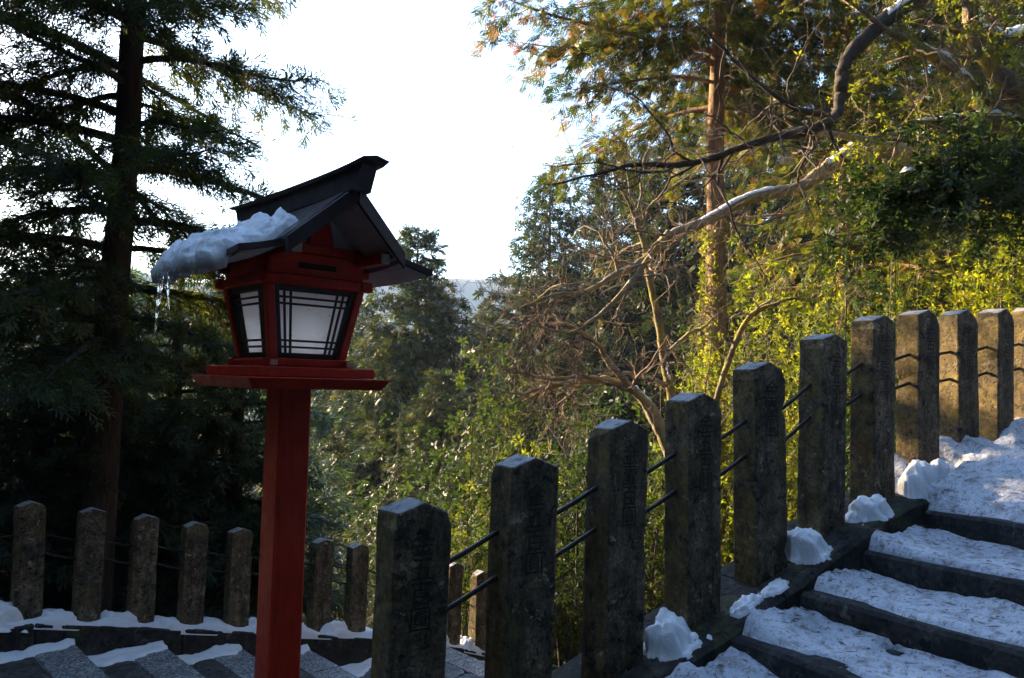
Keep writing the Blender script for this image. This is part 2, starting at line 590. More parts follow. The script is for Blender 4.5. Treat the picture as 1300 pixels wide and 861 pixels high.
stairs.location = (P1.x, P1.y, 0)
stairs.rotation_euler = (0, 0, PHI1)
for k, (t, z) in enumerate(NOSES):
    tn = NOSES[k + 1][0] if k + 1 < len(NOSES) else 14.0
    bm = bmesh.new()
    L, n0 = 6.2, CURB_N + 0.004
    segs = 40
    # a long block with a worn, slightly bowed front edge
    rows = []
    for s in range(segs + 1):
        n = n0 + L * s / segs
        wob = 0.012 * noise.noise(Vector((k * 3.1, n * 1.7, 0))) + 0.008 * noise.noise(Vector((k * 3.1, n * 6.0, 4)))
        zz = 0.010 * noise.noise(Vector((k * 2.0, n * 1.3, 9)))
        prof = [(t + 0.02 + wob * .5, z - 0.30), (t + wob, z - 0.05 + zz), (t + 0.004 + wob, z - 0.014 + zz), (t + 0.022 + wob, z + zz), (tn + 0.12, z + zz), (tn + 0.12, z - 0.30)]
        rows.append([bm.verts.new((a, -n, b)) for a, b in prof])
    for a, b in zip(rows[:-1], rows[1:]):
        for j in range(len(a)):
            j2 = (j + 1) % len(a)
            bm.faces.new((a[j], a[j2], b[j2], b[j]))
    bm.faces.new(rows[0]); bm.faces.new(list(reversed(rows[-1])))
    bmesh.ops.recalc_face_normals(bm, faces=bm.faces)
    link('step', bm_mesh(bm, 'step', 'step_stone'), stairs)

# sloping curb that carries the posts
curb = empty('stair_curb', (P1.x, P1.y, 0), PHI1)
tag(curb, 'sloping dark stone curb carrying the near row of posts', kind='structure')
tt = -0.32
rngc = random.Random(4)
while tt < 6.0:
    L = rngc.uniform(0.9, 1.3)
    bm = bmesh.new()
    rows = []
    n = 10
    for s in range(n + 1):
        t = tt + 0.004 + (L - 0.008) * s / n
        zt = base1(t) + 0.035
        wv = 0.012 * noise.noise(Vector((t * 4, 0, 2)))
        prof = [(-0.20, zt - 0.45), (0.20 + wv, zt - 0.45), (0.20 + wv, zt - 0.02), (0.18 + wv, zt), (-0.18, zt), (-0.20, zt - 0.02)]
        rows.append([bm.verts.new((t, -a, b + 0.008 * noise.noise(Vector((t * 6, a * 9, b))))) for a, b in prof])
    for a, b in zip(rows[:-1], rows[1:]):
        for j in range(6):
            bm.faces.new((a[j], a[(j + 1) % 6], b[(j + 1) % 6], b[j]))
    bm.faces.new(rows[0]); bm.faces.new(list(reversed(rows[-1])))
    bmesh.ops.recalc_face_normals(bm, faces=bm.faces)
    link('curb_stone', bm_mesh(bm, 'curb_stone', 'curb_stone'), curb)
    tt += L

# ------------------------------------------------------------------ stone fence posts


def post_mesh(seed, w=0.20, d=0.125, h=POST_H, sunk=0.10):
    """x = along the fence (w), -y = inscribed face; gabled top with its ridge along y."""
    bm = bmesh.new()
    hw, hd = w / 2, d / 2
    rise = 0.034
    lev = [-sunk] + list(np.linspace(0.0, h - rise, 22))
    rows = []
    for z in lev:
        rows.append([bm.verts.new(p) for p in ((-hw, -hd, z), (0, -hd, z), (hw, -hd, z), (hw, hd, z), (0, hd, z), (-hw, hd, z))])
    tl = rows[-1]
    r0 = bm.verts.new((0, -hd, h)); r1 = bm.verts.new((0, hd, h))
    for a, b in zip(rows[:-1], rows[1:]):
        for j in range(6):
            bm.faces.new((a[j], a[(j + 1) % 6], b[(j + 1) % 6], b[j]))
    bm.faces.new(list(reversed(rows[0])))
    bm.faces.new((tl[0], tl[1], r0)); bm.faces.new((tl[1], tl[2], r0))
    bm.faces.new((tl[3], tl[4], r1)); bm.faces.new((tl[4], tl[5], r1))
    bm.faces.new((tl[2], tl[3], r1, r0)); bm.faces.new((tl[5], tl[0], r0, r1))
    bmesh.ops.recalc_face_normals(bm, faces=bm.faces)
    sharp = [e for e in bm.edges if len(e.link_faces) == 2 and e.calc_face_angle(0) > 0.25]
    bmesh.ops.bevel(bm, geom=sharp, offset=0.008, segments=2, affect='EDGES', profile=0.6)
    roughen(bm, 0.0028 + 0.0008 * (seed % 3), 9.0, seed)
    rr_ = random.Random(seed)
    for _ in range(4):                        # knocked-off edges
        c = Vector((rr_.choice((-hw, hw)), rr_.choice((-hd, -hd, hd)), rr_.choice((h - rise, rr_.uniform(0.1, h)))))
        rd = rr_.uniform(0.02, 0.045)
        for v in bm.verts:
            d = (v.co - c).length
            if d < rd:
                v.co += (Vector((0, 0, v.co.z)) - v.co).normalized() * (rd - d) * 0.45
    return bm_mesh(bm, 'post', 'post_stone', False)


def text_mesh(body, size):
    cu = bpy.data.curves.new('inscription', 'FONT')
    cu.body = body
    cu.size = size
    cu.align_x = 'CENTER'
    cu.space_line = 0.92
    cu.resolution_u = 2
    o = bpy.data.objects.new('tmp_text', cu)
    col.objects.link(o)
    dg = bpy.context.evaluated_depsgraph_get()
    me = bpy.data.meshes.new_from_object(o.evaluated_get(dg))
    bpy.data.objects.remove(o)
    bpy.data.curves.remove(cu)
    me.name = 'inscription'
    me.materials.clear()
    me.materials.append(MATS['inscription'])
    return me


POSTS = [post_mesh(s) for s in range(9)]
TXT = [text_mesh(b, s) for b, s in (('金\n五\n百\n圓', 0.082), ('金\n壹\n百\n圓', 0.082), ('金\n百\n圓', 0.088))]


def fence(name, label, P, D, phi, sp, count, first, base, rails, inscribed, prng):
    root = empty(name, (P.x, P.y, 0), phi)
    tag(root, label, 'fence')
    tops = {}
    for i in range(first, count):
        t = i * sp
        z = base(t)
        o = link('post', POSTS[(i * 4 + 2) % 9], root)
        o.location = (t, 0, z)
        o.rotation_euler = (prng.gauss(0, 0.009), prng.gauss(0, 0.012), prng.gauss(0, 0.03))
        o.location.z += prng.uniform(-0.012, 0.006)
        tops[i] = z + POST_H
        if inscribed:
            me = TXT[(0, 0, 1, 0, 2, 0, 1, 2, 1, 0, 1)[i % 11]]
            s = link('inscription', me, o)
            s.location = (0, -0.0625 - 0.0062, POST_H - 0.155)
            s.rotation_euler = (rad(90), 0, 0)
    for i in range(first, count - 1):
        for dz in rails:
            a = Vector((i * sp + 0.07, 0, tops[i] - dz)); b = Vector(((i + 1) * sp - 0.07, 0, tops[i + 1] - dz))
            tb = Tubes()
            mid = (a + b) / 2 - Vector((0, 0, 0.004))
            tb.add([a, mid, b], [0.0085] * 3, 6)
            tb.build('rail', 'iron', root)
    return root


fence('stone_fence', 'near row of inscribed stone posts with iron rails climbing beside the snowy steps', P1, D1, PHI1, SP1, 13, 0, base1, (0.235, 0.385), True, random.Random(3))
fence('stone_fence', 'lower row of small stone posts with wire rails behind the red lantern pole', P2, D2, PHI2, SP2, 19, -3, base2, (0.27, 0.42), False, random.Random(9))

# ------------------------------------------------------------------ lower stairs (left) and its curb
lstairs = empty('paved_steps', (P2.x, P2.y, 0), PHI2)
tag(lstairs, 'descending paved steps with dark slabs and speckled granite edgings', kind='structure')
CN2 = 0.17
noses2 = [-0.87 - 1.6, -0.87, 0.73, 2.33, 3.93, 5.53]
rl = random.Random(12)


def slab(t0, t1, n0, n1, z, thick, mat, name):
    bm = prism_bm([(t0, -n1, z - thick), (t1, -n1, z - thick), (t1, -n0, z - thick), (t0, -n0, z - thick)],
                  [(t0, -n1, z), (t1, -n1, z), (t1, -n0, z), (t0, -n0, z)], 0.006)
    return link(name, bm_mesh(bm, name, mat), lstairs)


LZ = {}
prev = (noses2[0] - 1.6) * SP2
treads2 = []
for i_n in noses2:
    t1 = i_n * SP2
    z = base2((prev + t1) / 2) - 0.19
    treads2.append((prev, t1, z))
    gr = 0.30
    for a in range(5):
        n0 = CN2 + 0.004 + a * 0.62
        slab(prev + 0.004, t1 - gr - 0.004, n0, n0 + 0.614, z - rl.uniform(0, 0.004), 0.25, 'tread_stone', 'tread_slab')
    n0 = CN2 + 0.004
    while n0 < 3.2:
        L = rl.uniform(0.38, 0.6)
        slab(t1 - gr, t1 - 0.002, n0, n0 + L - 0.006, z + rl.uniform(0.0, 0.006), 0.26, 'granite', 'edging_stone')
        n0 += L
    prev = t1
# landing of irregular flagstones, then more steps
fl0, fl1 = prev, 9.4 * SP2
zf = base2((fl0 + fl1) / 2) - 0.20
treads2.append((fl0, fl1, zf))
cells_t = np.linspace(fl0, fl1 - 0.3, 5)
jit = lambda: rl.uniform(-0.09, 0.09)
grid = [[(cells_t[a] + (jit() if 0 < a < 4 else 0), CN2 + 0.01 + b * 0.4 + (jit() if 0 < b < 7 else 0)) for b in range(8)] for a in range(5)]
for a in range(4):
    for b in range(7):
        q = [grid[a][b], grid[a + 1][b], grid[a + 1][b + 1], grid[a][b + 1]]
        cx = sum(p[0] for p in q) / 4; cyy = sum(p[1] for p in q) / 4
        q = [(cx + (p[0] - cx) * 0.965, cyy + (p[1] - cyy) * 0.965) for p in q]
        cut = []
        for j in range(4):
            p0, p1_ = q[j], q[(j + 1) % 4]
            cut.append((p0[0] * .82 + p1_[0] * .18, p0[1] * .82 + p1_[1] * .18))
            cut.append((p0[0] * .15 + p1_[0] * .85, p0[1] * .15 + p1_[1] * .85))
        z = zf + rl.uniform(-0.006, 0.006)
        bm = prism_bm([(x, -y, z - 0.08) for x, y in cut], [(x, -y, z) for x, y in cut], 0.006)
        link('flagstone', bm_mesh(bm, 'flagstone', 'flag_stone'), lstairs)
slab(fl0 + 0.002, fl1 - 0.304, CN2 + 0.004, 3.0, zf - 0.03, 0.2, 'tread_stone', 'bedding')
n0 = CN2 + 0.004
while n0 < 3.0:
    L = rl.uniform(0.4, 0.6)
    slab(fl1 - 0.30, fl1 - 0.002, n0, n0 + L - 0.006, zf + 0.003, 0.26, 'granite', 'edging_stone')
    n0 += L
prev = fl1
for k in range(8):
    t1 = prev + 0.62
    z = base2((prev + t1) / 2) - 0.20
    treads2.append((prev, t1, z))
    slab(prev + 0.004, t1 - 0.304, CN2 + 0.004, 2.9, z, 0.25, 'tread_stone', 'tread_slab')
    n0 = CN2 + 0.004
    while n0 < 2.9:
        L = rl.uniform(0.4, 0.6)
        slab(t1 - 0.30, t1 - 0.002, n0, n0 + L - 0.006, z + 0.003, 0.28, 'granite', 'edging_stone')
        n0 += L
    prev = t1

curb2 = empty('path_curb', (P2.x, P2.y, 0), PHI2)
tag(curb2, 'dark stone curb under the lower row of posts', kind='structure')
tt = -1.8
while tt < 9.5:
    L = rl.uniform(0.8, 1.2)
    t0, t1 = tt + 0.003, tt + L - 0.003
    z0, z1 = base2(t0), base2(t1)
    solid('curb_stone', [(t0, -CN2, z0 - 0.5), (t1, -CN2, z1 - 0.5), (t1, 0.17, z1 - 0.5), (t0, 0.17, z0 - 0.5)],
          [(t0, -CN2 + .006, z0 + 0.02), (t1, -CN2, z1 + 0.02), (t1, 0.17, z1 + 0.02), (t0, 0.17, z0 + 0.02)], 'curb_stone', curb2, 0.012)
    tt += L

# ------------------------------------------------------------------ red lantern
LC = Vector((-0.872, 3.10, 0))
lantern = empty('lantern', (LC.x, LC.y, ground_z(LC.x, LC.y)), rad(41.0))
tag(lantern, 'red wooden lantern on a square pole with white panes and a dark gabled roof', 'lantern')
LBZ = lantern.location.z


def lb(name, x0, x1, y0, y1, z0, z1, mat, parent=lantern, bevel=0.004):
    return box(name, x0, x1, y0, y1, z0 - LBZ, z1 - LBZ, mat, parent, bevel)


def ls(name, bottom, top, mat, parent=lantern, bevel=0.004):
    return solid(name, [(x, y, z - LBZ) for x, y, z in bottom], [(x, y, z - LBZ) for x, y, z in top], mat, parent, bevel)


lb('pole', -0.066, 0.066, -0.066, 0.066, LBZ - 0.2, -0.052, 'red_lacquer', bevel=0.008)
lb('plinth', -0.2, 0.2, -0.2, 0.2, LBZ - 0.15, LBZ + 0.12, 'curb_stone', bevel=0.015)
# two stacked trays; the lower one with chamfered underside
ls('lower_tray', [(-0.262, -0.262, -0.055), (0.262, -0.262, -0.055), (0.262, 0.262, -0.055), (-0.262, 0.262, -0.055)],
   [(-0.287, -0.287, -0.0125), (0.287, -0.287, -0.0125), (0.287, 0.287, -0.0125), (-0.287, 0.287, -0.0125)], 'red_lacquer')
lb('upper_tray', -0.24, 0.24, -0.24, 0.24, -0.012, 0.027, 'red_lacquer')
# sill beams, crossing, with pale ends
for s in (-1, 1):
    lb('sill_beam', -0.185, 0.185, s * 0.155 - 0.018, s * 0.155 + 0.018, 0.0275, 0.058, 'red_lacquer')
    lb('sill_beam', s * 0.155 - 0.017, s * 0.155 + 0.017, -0.187, 0.187, 0.0277, 0.054, 'red_lacquer')
for sx in (-1, 1):
    lb('beam_end', sx * 0.155 - 0.014, sx * 0.155 + 0.014, -0.196, -0.1875, 0.030, 0.051, 'pale_paint', bevel=0.002)
AB, AT, ZB, ZT = 0.158, 0.203, 0.058, 0.328          # half widths of the body at sill and head


def hw(z):
    return AB + (AT - AB) * (z - ZB) / (ZT - ZB)


pw = 0.034
for sx in (-1, 1):
    for sy in (-1, 1):
        def sq(h, z):
            xs = sorted((sx * h, sx * (h - pw))); ys = sorted((sy * h, sy * (h - pw)))
            return [(xs[0], ys[0], z), (xs[1], ys[0], z), (xs[1], ys[1], z), (xs[0], ys[1], z)]
        ls('corner_post', sq(AB, ZB), sq(AT, ZT), 'red_lacquer')


def side_pt(side, s, z, out):
    """point on one of the four leaning walls: s = sideways metres, out = metres proud of the wall plane"""
    h = hw(z) + out
    return {0: (s, -h, z), 1: (-h, s, z), 2: (s, h, z), 3: (h, s, z)}[side]


def wall_bar(name, side, s0a, s1a, za, s0b, s1b, zb, o0, o1, mat, parent, bevel=0.002):
    """a bar in a leaning wall: from (s0a..s1a at za) to (s0b..s1b at zb), between depths o0 and o1"""
    b = [side_pt(side, s0a, za, o0), side_pt(side, s1a, za, o0), side_pt(side, s1a, za, o1), side_pt(side, s0a, za, o1)]
    t = [side_pt(side, s0b, zb, o0), side_pt(side, s1b, zb, o0), side_pt(side, s1b, zb, o1), side_pt(side, s0b, zb, o1)]
    return ls(name, b, t, mat, parent, bevel)


for side in range(4):
    win = empty('window', (0, 0, 0), 0, lantern)
    zb, zt = ZB + 0.001, ZT - 0.001
    ib, it = hw(zb) - pw - 0.001, hw(zt) - pw - 0.001
    fw = 0.020
    # frame
    for s in (-1, 1):
        a0, a1 = sorted((s * ib, s * (ib - fw))); b0, b1 = sorted((s * it, s * (it - fw)))
        wall_bar('frame', side, a0, a1, zb, b0, b1, zt, -0.030, -0.010, 'black_lacquer', win)
    for (za, zc) in ((zb, zb + fw), (zt - fw, zt)):
        xa, xc = hw(za) - pw - fw - 0.0012, hw(zc) - pw - fw - 0.0012
        wall_bar('frame', side, -xa, xa, za, -xc, xc, zc, -0.029, -0.011, 'black_lacquer', win)
    z0, z1 = zb + fw, zt - fw
    x0, x1 = hw(z0) - pw - fw, hw(z1) - pw - fw
    for f in (0.84, 0.66):
        for s in (-1, 1):
            wall_bar('lattice_bar', side, s * x0 * f - 0.0041, s * x0 * f + 0.0041, z0, s * x1 * f - 0.0041, s * x1 * f + 0.0041, z1, -0.022, -0.014, 'black_lacquer', win, 0.001)
    for zc in (z0 + 0.022, z0 + 0.046, z1 - 0.022, z1 - 0.046):
        xx = hw(zc) - pw - fw
        wall_bar('lattice_bar', side, -xx, xx, zc - 0.0041, -xx, xx, zc + 0.0041, -0.0215, -0.0145, 'black_lacquer', win, 0.001)
    wall_bar('pane', side, -x0, x0, z0, -x1, x1, z1, -0.028, -0.0235, 'paper_pane', win, 0)

# the lamp inside
bm = bmesh.new()
bmesh.ops.create_uvsphere(bm, u_segments=12, v_segments=8, radius=0.032)
for v in bm.verts:
    v.co.z *= 1.3
bulb = link('bulb', bm_mesh(bm, 'bulb', 'lamp_glow', True), lantern)
bulb.location = (0, 0, 0.135 - LBZ)
lb('bulb_holder', -0.02, 0.02, -0.02, 0.02, 0.0275, 0.094, 'pale_paint', bulb, 0.003)
bulb.children[0].location = (0, 0, LBZ - 0.135 + 0.0)
bulb.children[0].location.z = -(0.135 - LBZ)
# head beam ring with projecting ends
for s in (-1, 1):
    lb('head_beam', -0.232, 0.232, s * 0.198 - 0.022, s * 0.198 + 0.022, 0.3285, 0.366, 'red_lacquer')
    lb('head_beam', s * 0.198 - 0.0215, s * 0.198 + 0.0215, -0.228, 0.228, 0.3288, 0.362, 'red_lacquer')
# frieze walls with a dark slot
FZ0, FZ1, FH = 0.3665, 0.452, 0.195
for s in (-1, 1):
    fr = lb('frieze', -FH, FH, s * FH - 0.010, s * FH + 0.010, FZ0, FZ1, 'red_lacquer')
    lb('slot', -0.082, 0.072, s * (FH + 0.0105) - 0.0015, s * (FH + 0.0105) + 0.0015, 0.394, 0.416, 'black_lacquer', fr, 0)
    lb('frieze', s * FH - 0.009, s * FH + 0.009, -FH + 0.011, FH - 0.011, FZ0, FZ1, 'red_lacquer')
# plates along the roof (pale ends) and tie beam across each gable
for s in (-1, 1):
    lb('wall_plate', s * 0.178 - 0.02, s * 0.178 + 0.02, -0.385, 0.385, 0.420, 0.462, 'red_lacquer')
    for v in (-1, 1):
        lb('beam_end', s * 0.178 - 0.018, s * 0.178 + 0.018, min(v * 0.3855, v * 0.393), max(v * 0.3855, v * 0.393), 0.422, 0.460, 'pale_paint', bevel=0.002)
        lb('bracket', s * 0.222 - 0.022, s * 0.222 + 0.022, v * 0.15 - 0.016, v * 0.15 + 0.016, 0.385, 0.412, 'red_lacquer')
for v in (-1, 1):
    lb('tie_beam', -0.225, 0.225, v * 0.205 - 0.02, v * 0.205 + 0.02, 0.4525, 0.486, 'red_lacquer')
    # gable wall boards behind a red king post
    y0, y1 = v * 0.196 - 0.006, v * 0.196 + 0.006
    for s in (-1, 1):
        ls('gable_board', [(s * 0.003, y0, 0.487), (s * 0.165, y0, 0.487), (s * 0.165, y1, 0.487), (s * 0.003, y1, 0.487)],
           [(s * 0.003, y0, 0.636), (s * 0.012, y0, 0.636), (s * 0.012, y1, 0.636), (s * 0.003, y1, 0.636)], 'plaster_board', bevel=0)
    ls('king_post', [(-0.052, v * 0.213 - 0.014, 0.4865), (0.052, v * 0.213 - 0.014, 0.4865), (0.052, v * 0.213 + 0.014, 0.4865), (-0.052, v * 0.213 + 0.014, 0.4865)],
       [(-0.026, v * 0.213 - 0.014, 0.605), (0.026, v * 0.213 - 0.014, 0.605), (0.026, v * 0.213 + 0.014, 0.605), (-0.026, v * 0.213 + 0.014, 0.605)], 'red_lacquer')
lb('ridge_purlin', -0.022, 0.022, -0.425, 0.425, 0.598, 0.636, 'red_lacquer')
for v in (-1, 1):
    lb('beam_end', -0.019, 0.019, min(v * 0.4255, v * 0.433), max(v * 0.4255, v * 0.433), 0.600, 0.634, 'pale_paint', bevel=0.002)


def roof_slab(name, side, prof, vlen, thick, mat, parent=lantern):
    """prof: list of (u, z, half length in v); sweeps a sheet with thickness down one roof side"""
    bm = bmesh.new()
    top, bot = [], []
    nv = 9
    for (u, z, vl) in prof:
        rt, rb = [], []
        for j in range(nv):
            f = -1 + 2 * j / (nv - 1)
            lift = 0.016 * abs(f) ** 3
            rt.append(bm.verts.new((side * u, f * vl, z + lift - LBZ)))
            rb.append(bm.verts.new((side * u, f * vl, z + lift - thick - LBZ)))
        top.append(rt); bot.append(rb)
    for rows in (top, bot):
        for a, b in zip(rows[:-1], rows[1:]):
            for j in range(nv - 1):
                bm.faces.new((a[j], a[j + 1], b[j + 1], b[j]))
    for j in range(nv - 1):
        bm.faces.new((top[0][j], top[0][j + 1], bot[0][j + 1], bot[0][j]))
        bm.faces.new((top[-1][j], top[-1][j + 1], bot[-1][j + 1], bot[-1][j]))
    for i in range(len(prof) - 1):
        bm.faces.new((top[i][0], top[i + 1][0], bot[i + 1][0], bot[i][0]))
        bm.faces.new((top[i][-1], top[i + 1][-1], bot[i + 1][-1], bot[i][-1]))
    bmesh.ops.recalc_face_normals(bm, faces=bm.faces)
    return link(name, bm_mesh(bm, name, mat), parent)


for s in (-1, 1):
    up = [(0.0, 0.672, 0.47), (0.06, 0.612, 0.455), (0.12, 0.556, 0.44), (0.18, 0.502, 0.43), (0.236, 0.455, 0.42)]
    roof_slab('upper_roof', s, up, 0, 0.026, 'roof_metal')
    roof_slab('soffit', s, [(u, z - 0.0275, v - 0.025) for u, z, v in up][:-1] + [(0.224, 0.4345, 0.395)], 0, 0.008, 'plaster_board')
    sk = [(0.19, 0.462, 0.385), (0.25, 0.440, 0.39), (0.32, 0.420, 0.395), (0.388, 0.405, 0.40)]
    roof_slab('eave_roof', s, sk, 0, 0.020, 'roof_metal')
    roof_slab('eave_soffit', s, [(u, z - 0.0215, v - 0.022) for u, z, v in sk[1:-1]] + [(0.372, 0.3855, 0.376)], 0, 0.006, 'plaster_board')
    for v in (-1, 1):   # barge boards
        b = []
        for (u, z, vl) in (up[0], up[-1]):
            b.append((s * u, v * (vl + 0.001), z))
        ls('barge_board', [(b[0][0] + s * 0.001, b[0][1], b[0][2] - 0.064), (b[1][0], b[1][1], b[1][2] - 0.050), (b[1][0], b[1][1] + v * 0.016, b[1][2] - 0.050), (b[0][0] + s * 0.001, b[0][1] + v * 0.016, b[0][2] - 0.064)],
           [(b[0][0] + s * 0.001, b[0][1], b[0][2] + 0.004), (b[1][0], b[1][1], b[1][2] + 0.012), (b[1][0], b[1][1] + v * 0.016, b[1][2] + 0.012), (b[0][0] + s * 0.001, b[0][1] + v * 0.016, b[0][2] + 0.004)], 'roof_metal', bevel=0.003)
# ridge box with sloping ends and a cap board that sweeps up
bm = bmesh.new()
rows = []
for j in range(13):
    f = -1 + j / 6.0
    lift = 0.012 * abs(f) ** 4
    yb, yt = f * 0.50, f * 0.555
    rows.append([bm.verts.new(p) for p in ((-0.040, yb, 0.640 + lift * .6 - LBZ), (0.040, yb, 0.640 + lift * .6 - LBZ), (0.030, yt, 0.715 + lift - LBZ), (-0.030, yt, 0.715 + lift - LBZ))])
for a, b in zip(rows[:-1], rows[1:]):
    for j in range(4):
        bm.faces.new((a[j], a[(j + 1) % 4], b[(j + 1) % 4], b[j]))
bm.faces.new(rows[0]); bm.faces.new(list(reversed(rows[-1])))
bmesh.ops.recalc_face_normals(bm, faces=bm.faces)
ridge = link('ridge', bm_mesh(bm, 'ridge', 'roof_metal'), lantern)
bm = bmesh.new()
rows = []
for j in range(13):
    f = -1 + j / 6.0
    lift = 0.013 * abs(f) ** 4
    yb, yt = f * 0.565, f * 0.60
    rows.append([bm.verts.new(p) for p in ((-0.048, yb, 0.7155 + lift - LBZ), (0.048, yb, 0.7155 + lift - LBZ), (0.052, yt, 0.730 + lift - LBZ), (0, yt, 0.742 + lift - LBZ), (-0.052, yt, 0.730 + lift - LBZ))])
for a, b in zip(rows[:-1], rows[1:]):
    for j in range(5):
        bm.faces.new((a[j], a[(j + 1) % 5], b[(j + 1) % 5], b[j]))
bm.faces.new(rows[0]); bm.faces.new(list(reversed(rows[-1])))
bmesh.ops.recalc_face_normals(bm, faces=bm.faces)
link('ridge_cap', bm_mesh(bm, 'ridge_cap', 'roof_metal'), ridge)

# ------------------------------------------------------------------ snow


def snow_blob(name, fn, nu, nv, mat='snow', full=False):
    """closed lump: fn(a, b) -> (top point, bottom point) over a grid a,b in 0..1"""
    V = []
    bot = {}
    for i in range(nu + 1):
        for j in range(nv + 1):
            tp, bt_ = fn(i / nu, j / nv)
            V.append(tp)
            if i in (0, nu) or j in (0, nv) or (full and (i, j)):
                bot[(i, j)] = bt_
    g = np.arange(len(V)).reshape(nu + 1, nv + 1)
    qs = [np.stack([g[:-1, :-1], g[1:, :-1], g[1:, 1:], g[:-1, 1:]], -1).reshape(-1, 4)]
    gb = np.zeros((nu + 1, nv + 1), dtype=int)
    for (i, j), c in bot.items():
        gb[i, j] = len(V)
        V.append(c)
    if full:
        qs.append(np.stack([gb[:-1, :-1], gb[:-1, 1:], gb[1:, 1:], gb[1:, :-1]], -1).reshape(-1, 4))
    rim = [(i, 0) for i in range(nu + 1)] + [(nu, j) for j in range(1, nv + 1)] + [(i, nv) for i in range(nu - 1, -1, -1)] + [(0, j) for j in range(nv - 1, 0, -1)]
    r1 = np.array([g[r] for r in rim]); r2 = np.array([gb[r] for r in rim])
    qs.append(np.stack([r1, r2, np.roll(r2, -1), np.roll(r1, -1)], -1))
    return make_mesh(name, V, [np.concatenate(qs)], mat, True)


def fr(x, y, z, oct=5, h=0.9):
    return noise.fractal(Vector((x, y, z)), h, 2.1, oct)


def clump_mesh(seed, sx, sy, sz, mat='snow', res=40):
    """snow heap: a rounded height field with a steep ragged rim, bottom on the local xy plane"""
    r = random.Random(seed * 13 + 5)
    lumps = [(0.0, 0.0, 0.9, 0.60)] + [(r.uniform(-.6, .6), r.uniform(-.55, .55), r.uniform(0.35, 1.0), r.uniform(0.22, 0.42)) for _ in range(6)]
    ids, V, Q = {}, [], []
    g = np.linspace(-1.25, 1.25, res + 1)
    for i, x in enumerate(g):
        for j, y in enumerate(g):
            f = -1.0
            for (cx, cy_, hgt, rd) in lumps:
                f = max(f, hgt * (1.35 - ((x - cx) ** 2 + (y - cy_) ** 2) / (rd * rd) * 0.9))
            f += 0.45 * fr(x * 1.5 + seed * 3.1, y * 1.5, seed, 2) + 0.12 * fr(x * 5, y * 5, seed * 2.0, 2) - 0.12
            f -= max(0.0, max(abs(x), abs(y)) - 0.95) * 6
            h = 0.86 * (1 - math.exp(-1.9 * max(0.0, f))) - 0.03
            if f > 0:
                h += 0.10 * fr(x * 2.6, y * 2.6, seed * 4.0, 2) * min(1, f * 3)
            keep = f > 0 or f > -0.42 + 0.9 * fr(x * 3.3, y * 3.3, seed + 20.0, 3)      # thin fringe round the heap
            if keep:
                h = max(h, 0.012 / sz)
            ids[i, j] = (len(V), keep)
            c = Vector((x * sx, y * sy, h * sz))
            w_ = min(1.0, max(0.15, c.z / 0.03))
            c += noise.noise_vector(c * 26 + Vector((seed, 0, 0))) * 0.013 * w_ + noise.noise_vector(c * 70 + Vector((0, seed, 0))) * 0.006 * w_
            V.append(tuple(c))
    for i in range(res):
        for j in range(res):
            q = [ids[i, j], ids[i + 1, j], ids[i + 1, j + 1], ids[i, j + 1]]
            if any(k[1] for k in q):
                Q.append([k[0] for k in q])
    used = sorted({k for q in Q for k in q})
    rem = {k: n for n, k in enumerate(used)}
    return make_mesh('snow_clump', [V[k] for k in used], [[[rem[k] for k in q] for q in Q]], mat, True)


def clump(label, pos, seed, size, rz=0.0, group='snow clumps on the curbs', slope=0.0):
    o = link('snow_clump', clump_mesh(seed, *size))
    o.location = pos
    o.rotation_euler = (0, -math.atan(slope), rz)
    return tag(o, label, 'snow', group)


# clumps on the near curb, between the posts
def c1(label, i, n, size, seed, dz=0.0):
    p = w1(i * SP1, n, 0)
    p.z = base1(i * SP1) + 0.037 + dz
    clump(label, p, seed, size, PHI1, slope=0.285)


c1('snow heap on the near curb between the third and fourth inscribed posts', 2.55, 0.075, (0.125, 0.12, 0.15), 1)
c1('thin snow smear on the curb at the foot of the fourth post', 3.42, 0.12, (0.10, 0.05, 0.04), 2)
c1('small snow scrap on the mossy curb before the fifth post', 3.78, 0.14, (0.09, 0.04, 0.03), 11)
c1('tall snow heap on the near curb between the fifth and sixth posts', 4.53, 0.075, (0.12, 0.12, 0.15), 3)
c1('rounded snow heap on the near curb between the sixth and seventh posts', 5.52, 0.09, (0.11, 0.11, 0.11), 4)
c1('jagged snow heap spilling from the top of the near curb', 6.62, 0.10, (0.17, 0.13, 0.20), 5)

# trodden snow on each tread
TREAD_FN = []


